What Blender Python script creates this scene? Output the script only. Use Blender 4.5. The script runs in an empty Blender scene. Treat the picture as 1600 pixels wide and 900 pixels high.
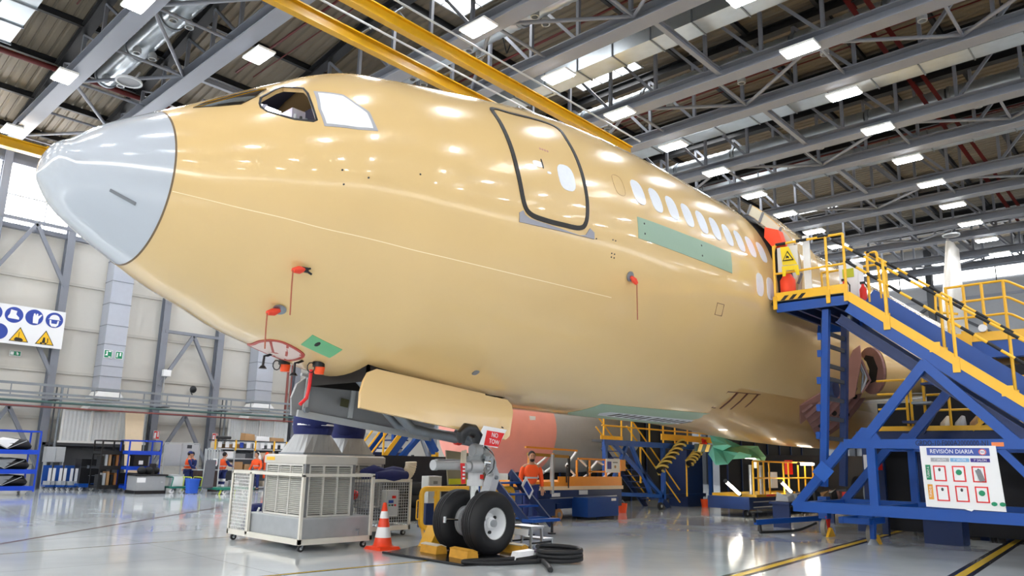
import bpy, bmesh, math, random
from mathutils import Vector as V, Matrix
random.seed(7)
SC = bpy.context.scene
COL = SC.collection
# ---------------------------------------------------------------- camera, world, exposure
cam = bpy.data.cameras.new('camera'); cam_o = bpy.data.objects.new('camera', cam); COL.objects.link(cam_o)
_F = V((0.7140, 0.6713, 0.1984)).normalized()
_yaw, _pit, _rol = 0.7540, 0.1997, 0.0237
_F = V((math.cos(_yaw)*math.cos(_pit), math.sin(_yaw)*math.cos(_pit), math.sin(_pit)))
_R = V((math.sin(_yaw), -math.cos(_yaw), 0)); _U = _R.cross(_F)
_R2 = math.cos(_rol)*_R + math.sin(_rol)*_U; _U2 = -math.sin(_rol)*_R + math.cos(_rol)*_U
cam_o.matrix_world = Matrix(((_R2.x, _U2.x, -_F.x, -2.5223), (_R2.y, _U2.y, -_F.y, -9.4318), (_R2.z, _U2.z, -_F.z, 1.5622), (0, 0, 0, 1)))
cam.sensor_width = 36; cam.sensor_fit = 'HORIZONTAL'; cam.lens = 1158.81/1600*36
cam.shift_x = -0.73/1600; cam.shift_y = 34.94/1600; cam.clip_end = 400
SC.camera = cam_o
wd = bpy.data.worlds.new('sky'); SC.world = wd; wd.use_nodes = True
wd.node_tree.nodes['Background'].inputs[0].default_value = (0.80, 0.90, 1.0, 1); wd.node_tree.nodes['Background'].inputs[1].default_value = 1.5
SC.view_settings.view_transform = 'Standard'; SC.view_settings.look = 'None'; SC.view_settings.gamma = 1
SC.view_settings.use_curve_mapping = False; SC.view_settings.exposure = 0.42
LAMP_E, SKY_E = 40.0, 9.0      # luminaire tubes, daylight behind the window panes
SC.cycles.max_bounces = 7; SC.cycles.diffuse_bounces = 4; SC.cycles.glossy_bounces = 3; SC.cycles.transmission_bounces = 4
SC.cycles.use_denoising = True
try: SC.cycles.use_light_tree = True
except Exception: pass
SC.cycles.sample_clamp_indirect = 6
# ---------------------------------------------------------------- materials
def lin(h):
    c = [int(h[i:i+2], 16)/255 for i in (0, 2, 4)]
    return [x/12.92 if x <= .04045 else ((x+.055)/1.055)**2.4 for x in c] + [1]
_M = {}
def mat(n, h, rough=.5, metal=0., var=.06, scale=6., emit=0., spec=.5, coat=0., alpha=1., bump=0., trans=0.):
    if n in _M: return _M[n]
    m = bpy.data.materials.new(n); m.use_nodes = True; t = m.node_tree; b = t.nodes['Principled BSDF']; c = lin(h)
    b.inputs['Roughness'].default_value = rough; b.inputs['Metallic'].default_value = metal
    b.inputs['Specular IOR Level'].default_value = spec; b.inputs['Coat Weight'].default_value = coat
    b.inputs['Alpha'].default_value = alpha; b.inputs['Transmission Weight'].default_value = trans
    tc = t.nodes.new('ShaderNodeTexCoord'); nz = t.nodes.new('ShaderNodeTexNoise'); nz.inputs['Scale'].default_value = scale; nz.inputs['Detail'].default_value = 4
    t.links.new(tc.outputs['Object'], nz.inputs['Vector'])
    mx = t.nodes.new('ShaderNodeMix'); mx.data_type = 'RGBA'
    mx.inputs[6].default_value = [max(0, x*(1-var)) for x in c[:3]] + [1]; mx.inputs[7].default_value = [min(1, x*(1+var)) for x in c[:3]] + [1]
    t.links.new(nz.outputs['Fac'], mx.inputs[0]); t.links.new(mx.outputs[2], b.inputs['Base Color'])
    if bump:
        bp = t.nodes.new('ShaderNodeBump'); bp.inputs['Strength'].default_value = bump; bp.inputs['Distance'].default_value = .02
        t.links.new(nz.outputs['Fac'], bp.inputs['Height']); t.links.new(bp.outputs['Normal'], b.inputs['Normal'])
    if emit:
        b.inputs['Emission Color'].default_value = c; b.inputs['Emission Strength'].default_value = emit
    _M[n] = m; return m
primer = mat('yellow primer paint', 'E2C085', .20, var=.03, scale=1.2, coat=.45)
radgrey = mat('radome grey gloss', 'BDC3CB', .16, var=.02, scale=2, coat=.6)
white_p = mat('white paint', 'ECECEA', .4)
offwhite = mat('cream enamel', 'D9D6CC', .4)
black_r = mat('black rubber', '15161A', .62, var=.25, scale=14)
black_p = mat('black paint', '0D0E12', .45)
blue_p = mat('blue enamel', '0B4A9E', .38, var=.10, scale=3)
dblue_p = mat('dark blue enamel', '0B2A5E', .4, var=.12, scale=3)
navy_f = mat('navy fabric', '17215C', .8, var=.3, scale=9)
rblue_p = mat('royal blue rack paint', '0A43C0', .35)
yel_p = mat('safety yellow enamel', 'F5BC2E', .38, var=.06)
crane_y = mat('crane yellow enamel', 'CC9C08', .4, var=.06)
org_p = mat('orange enamel', 'F09A2C', .4)
red_p = mat('red plastic', 'DE2414', .45)
orange_c = mat('cone orange', 'F4441A', .4)
steel = mat('galvanised steel', 'B4BCC4', .32, .85, var=.12, scale=5)
dsteel = mat('dull zinc', '8C939A', .5, .6, var=.12)
alu = mat('brushed aluminium', 'BFC3C6', .35, .8)
chrome = mat('polished chrome', 'E6E8EA', .08, 1.)
struc = mat('grey steelwork paint', '80848E', .5, var=.05, scale=2)
strucd = mat('dark steelwork paint', '3C4046', .55, var=.1)
blackst = mat('black steelwork paint', '1E1F22', .55, var=.1)
dkred_p = mat('oxide red pipe paint', '5E1512', .5)
sage = mat('sage green primer', '93AE95', .4, var=.03)
leafg = mat('leaf green film', '6FBA84', .4, var=.03)
grey_m = mat('mid grey paint', '7C7F84', .45)
lgrey = mat('light grey paint', 'B7BBBE', .4)
brownp = mat('pinkish brown zinc primer', '8C6660', .6, var=.18, scale=8)
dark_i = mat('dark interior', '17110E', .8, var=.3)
glass_d = mat('dark cockpit glazing', '0A0C10', .05, coat=1, var=.1)
card = mat('cardboard', 'B08A60', .8)
skin = mat('skin', 'C08E72', .55); hair = mat('dark hair', '1A1210', .7)
vest = mat('hi-vis orange cloth', 'FF5A1E', .7); trousers = mat('navy work cloth', '1B2A66', .8)
teal_c = mat('teal sheet', '6FC4B2', .5)
pink_c = mat('salmon cover cloth', 'EF9F90', .7, var=.06, scale=3)
tan_c = mat('tan rubber', 'D9CDB8', .7)
signw = mat('sign white', 'F2F3F5', .35, var=.01); signb = mat('sign blue', '1E3F9E', .35, var=.02); signy = mat('sign yellow', 'F4C012', .35, var=.02)
signg = mat('sign green', '128A60', .35, var=.02); signr = mat('sign red', 'E2282C', .35, var=.02); signk = mat('sign black', '101010', .4, var=.02)
# ---------------------------------------------------------------- mesh helpers
class MB:
    def __init__(s): s.v = []; s.f = []; s.mi = []; s.m = []
    def add(s, vs, fs, mt=None):
        o = len(s.v); s.v += [tuple(p) for p in vs]; i = 0
        if mt is not None:
            if mt not in s.m: s.m.append(mt)
            i = s.m.index(mt)
        for f in fs: s.f.append([o+k for k in f]); s.mi.append(i)
        return s
    def box(s, a, b, mt=None):
        x0, y0, z0 = [min(a[i], b[i]) for i in range(3)]; x1, y1, z1 = [max(a[i], b[i]) for i in range(3)]
        return s.add([(x0,y0,z0),(x1,y0,z0),(x1,y1,z0),(x0,y1,z0),(x0,y0,z1),(x1,y0,z1),(x1,y1,z1),(x0,y1,z1)],
                     [(0,3,2,1),(4,5,6,7),(0,1,5,4),(1,2,6,5),(2,3,7,6),(3,0,4,7)], mt)
    def cbox(s, c, d, mt=None): return s.box([c[i]-d[i]/2 for i in range(3)], [c[i]+d[i]/2 for i in range(3)], mt)
    def beam(s, p0, p1, w, h=None, up=(0,0,1), mt=None):   # rectangular bar along p0-p1, w across, h along up
        h = w if h is None else h
        p0, p1 = V(p0), V(p1); d = (p1-p0).normalized(); u = V(up)
        if abs(d.dot(u)) > .98: u = V((1,0,0)) if abs(d.x) < .9 else V((0,1,0))
        r = d.cross(u).normalized(); u = r.cross(d)
        q = [p+r*(a*w/2)+u*(b*h/2) for p in (p0,p1) for a,b in ((-1,-1),(1,-1),(1,1),(-1,1))]
        return s.add(q, [(0,1,2,3),(7,6,5,4),(0,4,5,1),(1,5,6,2),(2,6,7,3),(3,7,4,0)], mt)
    def ibeam(s, p0, p1, b, h, t=.03, up=(0,0,1), mt=None):
        p0, p1 = V(p0), V(p1); d = (p1-p0).normalized(); u = V(up); r = d.cross(u).normalized(); u = r.cross(d)
        for o, w_, h_ in ((u*(h/2-t/2), b, t), (-u*(h/2-t/2), b, t), (V(), t, h-2*t)): s.beam(p0+o, p1+o, w_, h_, u, mt)
        return s
    def cyl(s, p0, p1, r0, r1=None, n=12, caps=True, mt=None):
        r1 = r0 if r1 is None else r1; p0, p1 = V(p0), V(p1); d = (p1-p0).normalized()
        a = d.orthogonal().normalized(); b = d.cross(a)
        q = [p+(a*math.cos(2*math.pi*i/n)+b*math.sin(2*math.pi*i/n))*r for p, r in ((p0,r0),(p1,r1)) for i in range(n)]
        f = [(i,(i+1)%n,n+(i+1)%n,n+i) for i in range(n)]
        if caps: f += [tuple(range(n-1,-1,-1)), tuple(range(n,2*n))]
        return s.add(q, f, mt)
    def tube(s, pts, r, n=8, closed=False, mt=None, caps=True, rs=None):
        P = [V(p) for p in pts]; L = len(P); q = []; ref = None
        for i, p in enumerate(P):
            t = (P[(i+1)%L]-P[i-1]) if closed else (P[min(i+1,L-1)]-P[max(i-1,0)])
            t = t.normalized() if t.length > 1e-9 else V((0,0,1))
            if ref is None: ref = t.orthogonal().normalized()
            ref = (ref - t*ref.dot(t)); ref = ref.normalized() if ref.length > 1e-6 else t.orthogonal().normalized()
            b = t.cross(ref); rr = rs[i] if rs else r
            q += [p+(ref*math.cos(2*math.pi*k/n)+b*math.sin(2*math.pi*k/n))*rr for k in range(n)]
        f = []
        for i in range(L if closed else L-1):
            j = (i+1) % L; f += [(i*n+k, i*n+(k+1)%n, j*n+(k+1)%n, j*n+k) for k in range(n)]
        if not closed and caps: f += [tuple(range(n-1,-1,-1)), tuple((L-1)*n+k for k in range(n))]
        return s.add(q, f, mt)
    def lathe(s, prof, c, ax=(0,0,1), n=32, mt=None, caps=False):   # prof: (radius, height along ax)
        c = V(c); ax = V(ax).normalized(); a = ax.orthogonal().normalized(); b = ax.cross(a); q = []
        for r, h in prof: q += [c+ax*h+(a*math.cos(2*math.pi*k/n)+b*math.sin(2*math.pi*k/n))*r for k in range(n)]
        f = []
        for i in range(len(prof)-1): f += [(i*n+k, i*n+(k+1)%n, (i+1)*n+(k+1)%n, (i+1)*n+k) for k in range(n)]
        if caps: f += [tuple(range(n-1,-1,-1)), tuple((len(prof)-1)*n+k for k in range(n))]
        return s.add(q, f, mt)
    def prism(s, pts, d, mt=None):    # planar polygon (3D points) extruded by vector d
        P = [V(p) for p in pts]; n = len(P); d = V(d); q = P+[p+d for p in P]
        return s.add(q, [tuple(range(n-1,-1,-1)), tuple(range(n,2*n))]+[(i,(i+1)%n,n+(i+1)%n,n+i) for i in range(n)], mt)
    def sphere(s, c, r, n=12, mt=None, sc=(1,1,1)):
        m = n//2; q = [(c[0]+r*sc[0]*math.sin(math.pi*i/m)*math.cos(2*math.pi*k/n), c[1]+r*sc[1]*math.sin(math.pi*i/m)*math.sin(2*math.pi*k/n), c[2]+r*sc[2]*math.cos(math.pi*i/m)) for i in range(m+1) for k in range(n)]
        return s.add(q, [(i*n+k,(i+1)*n+k,(i+1)*n+(k+1)%n,i*n+(k+1)%n) for i in range(m) for k in range(n)], mt)
    def mesh(s, name, mt=None, smooth=False, off=(0,0,0)):
        me = bpy.data.meshes.new(name); me.from_pydata([(a-off[0],b-off[1],c-off[2]) for a,b,c in s.v], [], s.f)
        ms = s.m if s.m else [mt]
        for m in ms: me.materials.append(m or mt)
        if len(s.m) > 1: me.polygons.foreach_set('material_index', s.mi)
        bm = bmesh.new(); bm.from_mesh(me); bmesh.ops.remove_doubles(bm, verts=bm.verts, dist=1e-6); bmesh.ops.recalc_face_normals(bm, faces=bm.faces); bm.to_mesh(me); bm.free()
        if smooth:
            me.polygons.foreach_set('use_smooth', [True]*len(me.polygons))
            try: me.set_sharp_from_angle(angle=math.radians(40))
            except Exception: pass
        me.update(); return me
def link(name, me, parent=None):
    o = bpy.data.objects.new(name, me); COL.objects.link(o)
    if parent is not None: o.parent = parent
    return o
ORG = {}     # world origin of each thing, to build its parts in world coordinates
def thing(name, label, cat, loc=(0,0,0), rz=0., group=None):
    o = link(name, None); o.location = loc; o.rotation_euler = (0,0,rz); o.empty_display_size = .2
    o['label'] = label; o['category'] = cat
    if group: o['group'] = group
    ORG[o.name] = tuple(loc); return o
def org(o):
    while o is not None:
        if o.name in ORG: return ORG[o.name]
        o = o.parent
    return (0,0,0)
def part(name, mb, mt, parent, smooth=False, world=False, label=None, kind=None):
    me = mb.mesh(name, mt, smooth, org(parent) if world else (0,0,0)); o = link(name, me, parent)
    if label: o['label'] = label
    if kind: o['kind'] = kind
    return o
def solo(name, mb, mt, label, cat, smooth=False, group=None, base=None):  # a thing that is one mesh, built in world coordinates
    if base is None:
        n = len(mb.v); base = (sum(p[0] for p in mb.v)/n, sum(p[1] for p in mb.v)/n, min(p[2] for p in mb.v))
    o = link(name, mb.mesh(name, mt, smooth, base)); o.location = base; o['label'] = label; o['category'] = cat; ORG[o.name] = base
    if group: o['group'] = group
    return o
def struct(name, mb, mt, smooth=False):
    o = link(name, mb.mesh(name, mt, smooth)); o['kind'] = 'structure'; ORG[o.name] = (0,0,0); return o
def same(name, me, parent, loc=(0,0,0), rot=(0,0,0), scale=(1,1,1)):
    o = link(name, me, parent); o.location = loc; o.rotation_euler = rot; o.scale = scale; return o
def dup(root, loc, rz=None, label=None):
    def cp(o, par):
        c = o.copy(); COL.objects.link(c)
        if par is not None: c.parent = par
        for ch in o.children: cp(ch, c)
        return c
    r = cp(root, None); r.location = loc; ORG[r.name] = tuple(loc)
    if rz is not None: r.rotation_euler = (0,0,rz)
    if label: r['label'] = label
    return r
def text(name, body, size, parent, loc, rot, mt, ext=.002, align='CENTER', sx=1.):
    cu = bpy.data.curves.new(name, 'FONT'); cu.body = body; cu.size = size; cu.align_x = align; cu.align_y = 'CENTER'; cu.extrude = ext; cu.resolution_u = 2
    tmp = bpy.data.objects.new(name, cu); COL.objects.link(tmp)
    dg = bpy.context.evaluated_depsgraph_get(); me = bpy.data.meshes.new_from_object(tmp.evaluated_get(dg)); bpy.data.objects.remove(tmp)
    me.materials.clear(); me.materials.append(mt); o = link(name, me, parent); o.location = loc; o.rotation_euler = rot; o.scale = (sx,1,1); return o
def rail_tube(pts, r, n=8): return MB().tube(rounded(pts), r, n)
def rounded(pts, rad=.08, k=4):
    P = [V(p) for p in pts]; out = [P[0]]
    for i in range(1, len(P)-1):
        a = (P[i-1]-P[i]); b = (P[i+1]-P[i]); r = min(rad, a.length*.45, b.length*.45); a = P[i]+a.normalized()*r; b = P[i]+b.normalized()*r
        for j in range(k+1):
            t = j/k; out.append(a*(1-t)**2 + P[i]*2*t*(1-t) + b*t*t)
    out.append(P[-1]); return out
# ================================================================ SETTING
X0, X1, Y0, Y1, ZD = -24., 56., -34., 26.4, 17.2
def floor_mat():
    m = bpy.data.materials.new('glossy epoxy floor'); m.use_nodes = True; t = m.node_tree; b = t.nodes['Principled BSDF']; L = t.links.new
    tc = t.nodes.new('ShaderNodeTexCoord'); n1 = t.nodes.new('ShaderNodeTexNoise'); n1.inputs['Scale'].default_value = .55; n1.inputs['Detail'].default_value = 5
    n2 = t.nodes.new('ShaderNodeTexNoise'); n2.inputs['Scale'].default_value = 1.6; n2.inputs['Detail'].default_value = 3
    L(tc.outputs['Object'], n1.inputs['Vector']); L(tc.outputs['Object'], n2.inputs['Vector'])
    cr = t.nodes.new('ShaderNodeValToRGB'); cr.color_ramp.elements[0].color = lin('CCD4D9'); cr.color_ramp.elements[1].color = lin('E2E9ED'); cr.color_ramp.elements[0].position = .3; cr.color_ramp.elements[1].position = .7
    L(n1.outputs['Fac'], cr.inputs['Fac']); L(cr.outputs['Color'], b.inputs['Base Color'])
    mr = t.nodes.new('ShaderNodeMapRange'); mr.inputs[3].default_value = .06; mr.inputs[4].default_value = .17; L(n1.outputs['Fac'], mr.inputs[0]); L(mr.outputs[0], b.inputs['Roughness'])
    bp = t.nodes.new('ShaderNodeBump'); bp.inputs['Strength'].default_value = .06; bp.inputs['Distance'].default_value = .03; L(n2.outputs['Fac'], bp.inputs['Height']); L(bp.outputs['Normal'], b.inputs['Normal'])
    b.inputs['Specular IOR Level'].default_value = .6; b.inputs['Coat Weight'].default_value = .3; b.inputs['Coat Roughness'].default_value = .04
    return m
flo = struct('floor', MB().box((X0, Y0, -.3), (X1, Y1+3, 0)), floor_mat())
def stripe(p, q, w, m, off=0., z=.002):
    p, q = V((*p, 0)), V((*q, 0)); d = (q-p).normalized(); n = V((-d.y, d.x, 0)); p += n*off; q += n*off
    part('painted_stripe', MB().add([p-n*w/2+V((0,0,z)), q-n*w/2+V((0,0,z)), q+n*w/2+V((0,0,z)), p+n*w/2+V((0,0,z))], [(0,1,2,3)]), m, flo)
line_y = mat('floor line yellow', 'E0BA30', .25); line_k = mat('floor line black', '1A1A1C', .25); line_b = mat('floor line brown', '5A3430', .25); line_g = mat('floor joint grey', '8E9092', .25)
for p, q in (((5.2,-4.38),(34,-1.88)), ((6,-6.72),(34,-4.7))):
    stripe(p, q, .30, line_k, z=.0015); stripe(p, q, .13, line_y, z=.003)
stripe((2.2,-.1), (5.45,-.24), .12, line_k, z=.0015); stripe((2.2,-.1), (5.45,-.24), .05, line_y, z=.003)
stripe((-2.5,2.13), (8.3,12.45), .10, line_b); stripe((-4,3.6), (5.2,4.66), .05, mat('floor line ochre', '8E7A4A', .25)); stripe((-3,5.3), (6,6.4), .035, line_g)
for x in (-4, 3, 10, 17, 24, 31): stripe((x, -14), (x, 26), .012, line_g)
for y in (-8.5, 2.2, 9, 16): stripe((-20, y), (50, y), .012, line_g)
# ---------------------------------------------------------------- left wall (behind the aircraft)
panel_m = mat('cream wall sheet', 'D5D2CA', .55, var=.02); wallback = mat('wall backing', '8A8A86', .8); upperg = mat('grey upper sheet', '7E828A', .6)
pane_m = mat('bright daylight pane', 'FFFFFF', .3, emit=SKY_E)
wl = struct('wall_left', MB().box((X0, 26.62, 0), (X1, 26.9, 17.3)), wallback)
cols = []
for k in range(-3, 8):
    for b in (4.28, 7.02): cols.append(b+7.15*k)
cols = [c for c in cols if X0 < c < X1]
rows = [0, .95, 2.9, 4.85, 6.8, 8.72, 10.62]
for i in range(len(cols)-1):
    a, b = cols[i], cols[i+1]
    if 0 < a < 29:
        for j in range(6):
            z0, z1 = rows[j], rows[j+1]
            n = 1 if b-a < 3.5 else 2
            for k in range(n):
                u0 = a+(b-a)*k/n; u1 = a+(b-a)*(k+1)/n
                part('wall_panel', MB().box((u0+.008, 26.5, z0+.012), (u1-.008, 26.62, z1-.012)), panel_m, wl)
    else:
        part('wall_panel', MB().box((a, 26.5, 0), (b, 26.62, 10.62)), panel_m, wl)
part('upper_wall_panel', MB().box((X0, 26.45, 13.55), (X1, 26.62, 14.6)), upperg, wl)
for z in rows[2:6]:
    part('girt', MB().box((X0, 26.40, z-.09), (X1, 26.5, z+.03)), mat('cream girt', 'C6C3BB', .5), wl)
for z in (10.72, 13.5): part('girt', MB().box((X0, 26.25, z-.1), (X1, 26.5, z+.1)), struc, wl)
wn = struct('window_1', MB().box((X0, 26.52, 10.8), (X1, 26.55, 13.45)), pane_m)
for z in (12.1,): part('glazing_bar', MB().box((X0, 26.48, z-.03), (X1, 26.53, z+.03)), lgrey, wn)
for x in [X0+3*i for i in range(1, 26)]: part('glazing_bar', MB().box((x-.025, 26.48, 10.8), (x+.025, 26.53, 13.45)), lgrey, wn)
for c in cols:
    if -4 < c < 32: part('column', MB().ibeam((c, 26.2, 0), (c, 26.2, 14.0), .3, .4, .035, (0,1,0)), struc, wl)
def lattice(a, b):
    m = (a+b)/2
    for zt in (3.3, 7.15, 11.0):
        if zt > 4: part('cross_beam', MB().beam((a, 26.05, zt), (b, 26.05, zt), .14), struc, wl)
        else: part('cross_beam', MB().beam((a, 26.05, zt), (b, 26.05, zt), .10), struc, wl)
        for s in (a, b): part('diagonal_brace', MB().beam((m, 26.05, zt-.05), (s, 26.05, zt-2.55), .15), struc, wl)
for k in range(0, 4): lattice(4.28+7.15*k, 7.02+7.15*k)
# ---------------------------------------------------------------- far wall (tail side), near wall and nose-side wall
wf = struct('wall_far', MB().box((55.3, Y0, 0), (55.6, Y1, 17.3)), mat('far wall sheet', '94979C', .55))
for z in (3, 5.5, 8, 10.5, 13.3): part('girt', MB().box((55.2, Y0, z-.08), (55.3, Y1, z+.08)), struc, wf)
for y in range(-32, 26, 6): part('column', MB().ibeam((55.0, y, 0), (55.0, y, 17), .4, .4, .04, (1,0,0)), strucd, wf)
for y in range(-32, 20, 12):
    part('diagonal_brace', MB().beam((55.0, y, 13), (55.0, y+6, 9), .18), strucd, wf); part('diagonal_brace', MB().beam((55.0, y+12, 13), (55.0, y+6, 9), .18), strucd, wf)
w2 = struct('window_2', MB().box((55.22, Y0, 14.5), (55.28, Y1, 16.5)), mat('far daylight pane', 'FDFEFF', .3, emit=5))
for y in range(-33, 26, 3): part('glazing_bar', MB().box((55.14, y-.03, 14.2), (55.22, y+.03, 16.6)), strucd, w2)
part('glazing_bar', MB().box((55.12, Y0, 15.2), (55.22, Y1, 15.45)), strucd, w2)
wn2 = struct('wall_near', MB().box((X0, Y0-.3, 0), (X1, Y0, 17.3)), mat('near wall sheet', 'DDDCD6', .6))
w3 = struct('window_3', MB().box((X0, Y0, 11.2), (X1, Y0+.05, 13.0)), mat('dimmer daylight pane', 'F4F6FA', .3, emit=3.2))
for x in range(-22, 56, 3): part('glazing_bar', MB().box((x-.06, Y0+.05, 11.2), (x+.06, Y0+.12, 13.0)), struc, w3)
wno = struct('wall_nose', MB().box((X0-.3, Y0, 0), (X0, Y1, 17.3)), mat('nose wall sheet', 'DDDCD6', .6))
w4 = struct('window_4', MB().box((X0, Y0, 10.6), (X0+.05, Y1, 13.6)), pane_m)
# ---------------------------------------------------------------- roof: deck, purlins, skylights, trusses
P1 = [4.15+7.15*k for k in range(-3, 8)]; P2 = [6.85+7.15*k for k in range(-3, 8)]
deck_m = mat('beige roof deck', '7C7262', .6, var=.05, scale=1.5)
ceil = struct('ceiling', MB().box((X0, Y0, ZD+.12), (X1, Y1, ZD+.3)), mat('roof backing', '77716A', .8))
YK = 10.
def roofz(y): return ZD-max(0, y-YK)*.165
def corr(xa, xb, ya, yb):
    mb = MB(); n = max(2, int((xb-xa)/.3)); st = (xb-xa)/n; vs = []; fs = []
    for i in range(n):
        for dx, dz in ((0, 0), (.55, 0), (.68, .06), (.87, .06)): vs.append((xa+(i+dx)*st, ZD+dz))
    vs.append((xb, ZD)); m = len(vs)
    ycut = [ya]+([YK] if ya < YK < yb else [])+[yb]
    for y_ in ycut: mb.v += [(x, y_, z-ZD+roofz(y_)) for x, z in vs]
    for q in range(len(ycut)-1):
        for i in range(m-1): mb.f.append([q*m+i, q*m+i+1, (q+1)*m+i+1, (q+1)*m+i]); mb.mi.append(0)
    part('deck_sheet', mb, deck_m, ceil)
edges = sorted(P1+P2); edges = [X0]+[e for e in edges if X0 < e < X1]+[X1]
SKY = [(5.6, 8.6), (-14, -11), (-27, -24), (19, 21.5)]; nwin = 5
for i in range(len(edges)-1):
    a, b = edges[i], edges[i+1]
    if abs((b-a)-2.7) < .2 and 9 < a < 50:
        ys = [Y0]
        for s in sorted(SKY): ys += [s[0], s[1]]
        ys.append(Y1)
        for k in range(0, len(ys), 2): corr(a, b, ys[k], ys[k+1])
        for s in SKY:
            if s[0] > 15 : 
                corr(a, b, s[0], s[1]); continue
            corr(a, a+.35, s[0], s[1]); corr(b-.35, b, s[0], s[1])
            w = struct('window_%d' % nwin, MB().box((a+.35, s[0], ZD+.04), (b-.35, s[1], ZD+.08)), pane_m); nwin += 1
            for y in (s[0], (s[0]*2+s[1])/3, (s[0]+s[1]*2)/3, s[1]): part('glazing_bar', MB().box((a+.3, y-.03, ZD-.03), (b-.3, y+.03, ZD+.04)), lgrey, w)
            for x in (a+.35, (a+b)/2, b-.35): part('glazing_bar', MB().box((x-.025, s[0], ZD-.02), (x+.025, s[1], ZD+.04)), lgrey, w)
    else: corr(a, b, Y0, Y1)
y = 25.2
while y > Y0:
    if not any(a-.4 < y < b+.4 for a, b in SKY[:3]): part('purlin', MB().ibeam((X0, y, roofz(y)-.12), (X1, y, roofz(y)-.12), .14, .22, .02), blackst, ceil)
    y -= 2.65
# roof trusses, each with its members as parts
YT0, YT1 = Y0+.2, 26.0; NB = 30; dy = 1.95
vert_me = MB().beam((0,0,0), (0,0,2.35), .11, .11).mesh('truss_post', struc)
diag_len = math.hypot(dy, 2.35)
diag_me = MB().beam((0,0,0), (0,dy,2.35), .10, .10).mesh('truss_diagonal', struc)
diag_me2 = MB().beam((0,0,0), (0,-dy,2.35), .10, .10).mesh('truss_diagonal', struc)
tnum = 0
for ti, x in enumerate(sorted(P1+P2)):
    if x < -4 or x > 53: continue
    near = x < 24
    ordw = ['first','second','third','fourth','fifth','sixth','seventh','eighth','ninth','tenth','eleventh','twelfth','thirteenth','fourteenth','fifteenth','sixteenth'][tnum]; tnum += 1
    t = thing('roof_truss', 'grey steel roof truss with broad flat bottom chord, %s counted from the nose end' % ordw, 'truss', (x, 0, 14), group='roof trusses over the hall')
    part('bottom_chord', MB().ibeam((0, YT0, .2), (0, YT1, .2), .54, .40, .035, (0,0,1)), struc, t)
    part('top_chord', MB().ibeam((0, YT0, 2.85), (0, YK, 2.85), .34, .34, .035).ibeam((0, YK, 2.85), (0, YT1, 2.85-(YT1-YK)*.165), .34, .34, .035), blackst, t)
    k = 0; yy = YT1-1.0
    while yy > YT0+1:
        if yy > -16 or near:
            sc_z = max(.06, (roofz(yy)-ZD+2.3)/2.35); same('truss_post', vert_me, t, (0, yy, .38), scale=(1,1,sc_z))
            same('truss_diagonal', diag_me if yy > -3 else diag_me2, t, (0, yy, .38), scale=(1,1,max(.05, (roofz(yy+dy)-ZD+2.3)/2.35)))
        yy -= dy
    if 17 < x < 45:
        for o in (-.35, .1): part('red_strut', MB().ibeam((0, -2.4+o, 2.8), (0, -3.4+o, .5), .14, .2, .02, (1,0,0)), dkred_p, t)
# horizontal V bracing inside each pair of trusses, struts across the wider gaps
vb = {}
for k, a in enumerate(P1):
    b = P2[k]
    if not (-4 < a < 50): continue
    br = thing('wind_bracing', 'zigzag of pale pipes tying the pair of trusses %s' % ['beyond the nose','above the radome','above the cockpit','above the front door','above the cabin windows','above the stair dock','far behind the stair dock','nearest the far wall'][min(7,k-2)], 'bracing', (a, 0, 14.25), group='pipe bracing between trusses')
    y = 25.2; s = 0; key = round(b-a, 2)
    if key not in vb:
        vb[key] = (MB().tube([(.15,0,0),(b-a-.15,-3.4,0)], .06, 8).mesh('brace_pipe', struc, True), MB().tube([(b-a-.15,0,0),(.15,-3.4,0)], .06, 8).mesh('brace_pipe', struc, True), MB().tube([(.15,0,0),(b-a-.15,0,0)], .05, 8).mesh('brace_pipe', struc, True))
    while y > -20:
        same('brace_pipe', vb[key][s], br, (0, y, 0)); same('brace_pipe', vb[key][2], br, (0, y, 0)); y -= 3.4; s = 1-s
for k, b in enumerate(P2[:-1]):
    if not (3 < b < 45): continue
    for y in (1.0, 14.6):
        o = solo('roof_strut', MB().ibeam((b+.2, y, 14.2), (P1[k+1]-.2, y, 14.2), .16, .2, .025), struc, 'grey roof strut between truss pairs %s, %s' % ('over the fuselage axis' if y < 5 else 'over the wall side', ['','','','behind the radome','behind the front door','over the first cabin windows','over the stair dock','past the stair dock','towards the tail','at the far wall'][min(9,k)]), 'strut', group='roof struts')
# ---------------------------------------------------------------- luminaires
tube_m = mat('lit lamp tube', 'F3F8FF', .3, emit=LAMP_E, var=0)
house_me = MB().box((-.29, -.52, 0), (.29, .52, .07)).mesh('lamp_housing', white_p)
tb_me = MB().box((-.05, -.46, -.03), (.05, .46, 0)).mesh('lamp_tube', tube_m)
br_me = MB().beam((0, 0, .07), (0, 0, .2), .05).mesh('lamp_hanger', dsteel)
lampx = []
for a, b in zip(P1, P2): lampx += [a-.35, b+.62]
nl = 0; rown = {23.9: 'row along the far side wall', 17.5: 'row beside the wall', 11.2: 'row beyond the fuselage', 4.85: 'row over the fuselage', -1.7: 'row over the stair side', -8.1: 'row above the open floor', -14.5: 'second row above the open floor', -20.9: 'row by the near wall'}
onum = ['zeroth']*0+['first','second','third','fourth','fifth','sixth','seventh','eighth','ninth','tenth','eleventh','twelfth','thirteenth','fourteenth','fifteenth','sixteenth','seventeenth','eighteenth','nineteenth','twentieth']
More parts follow.
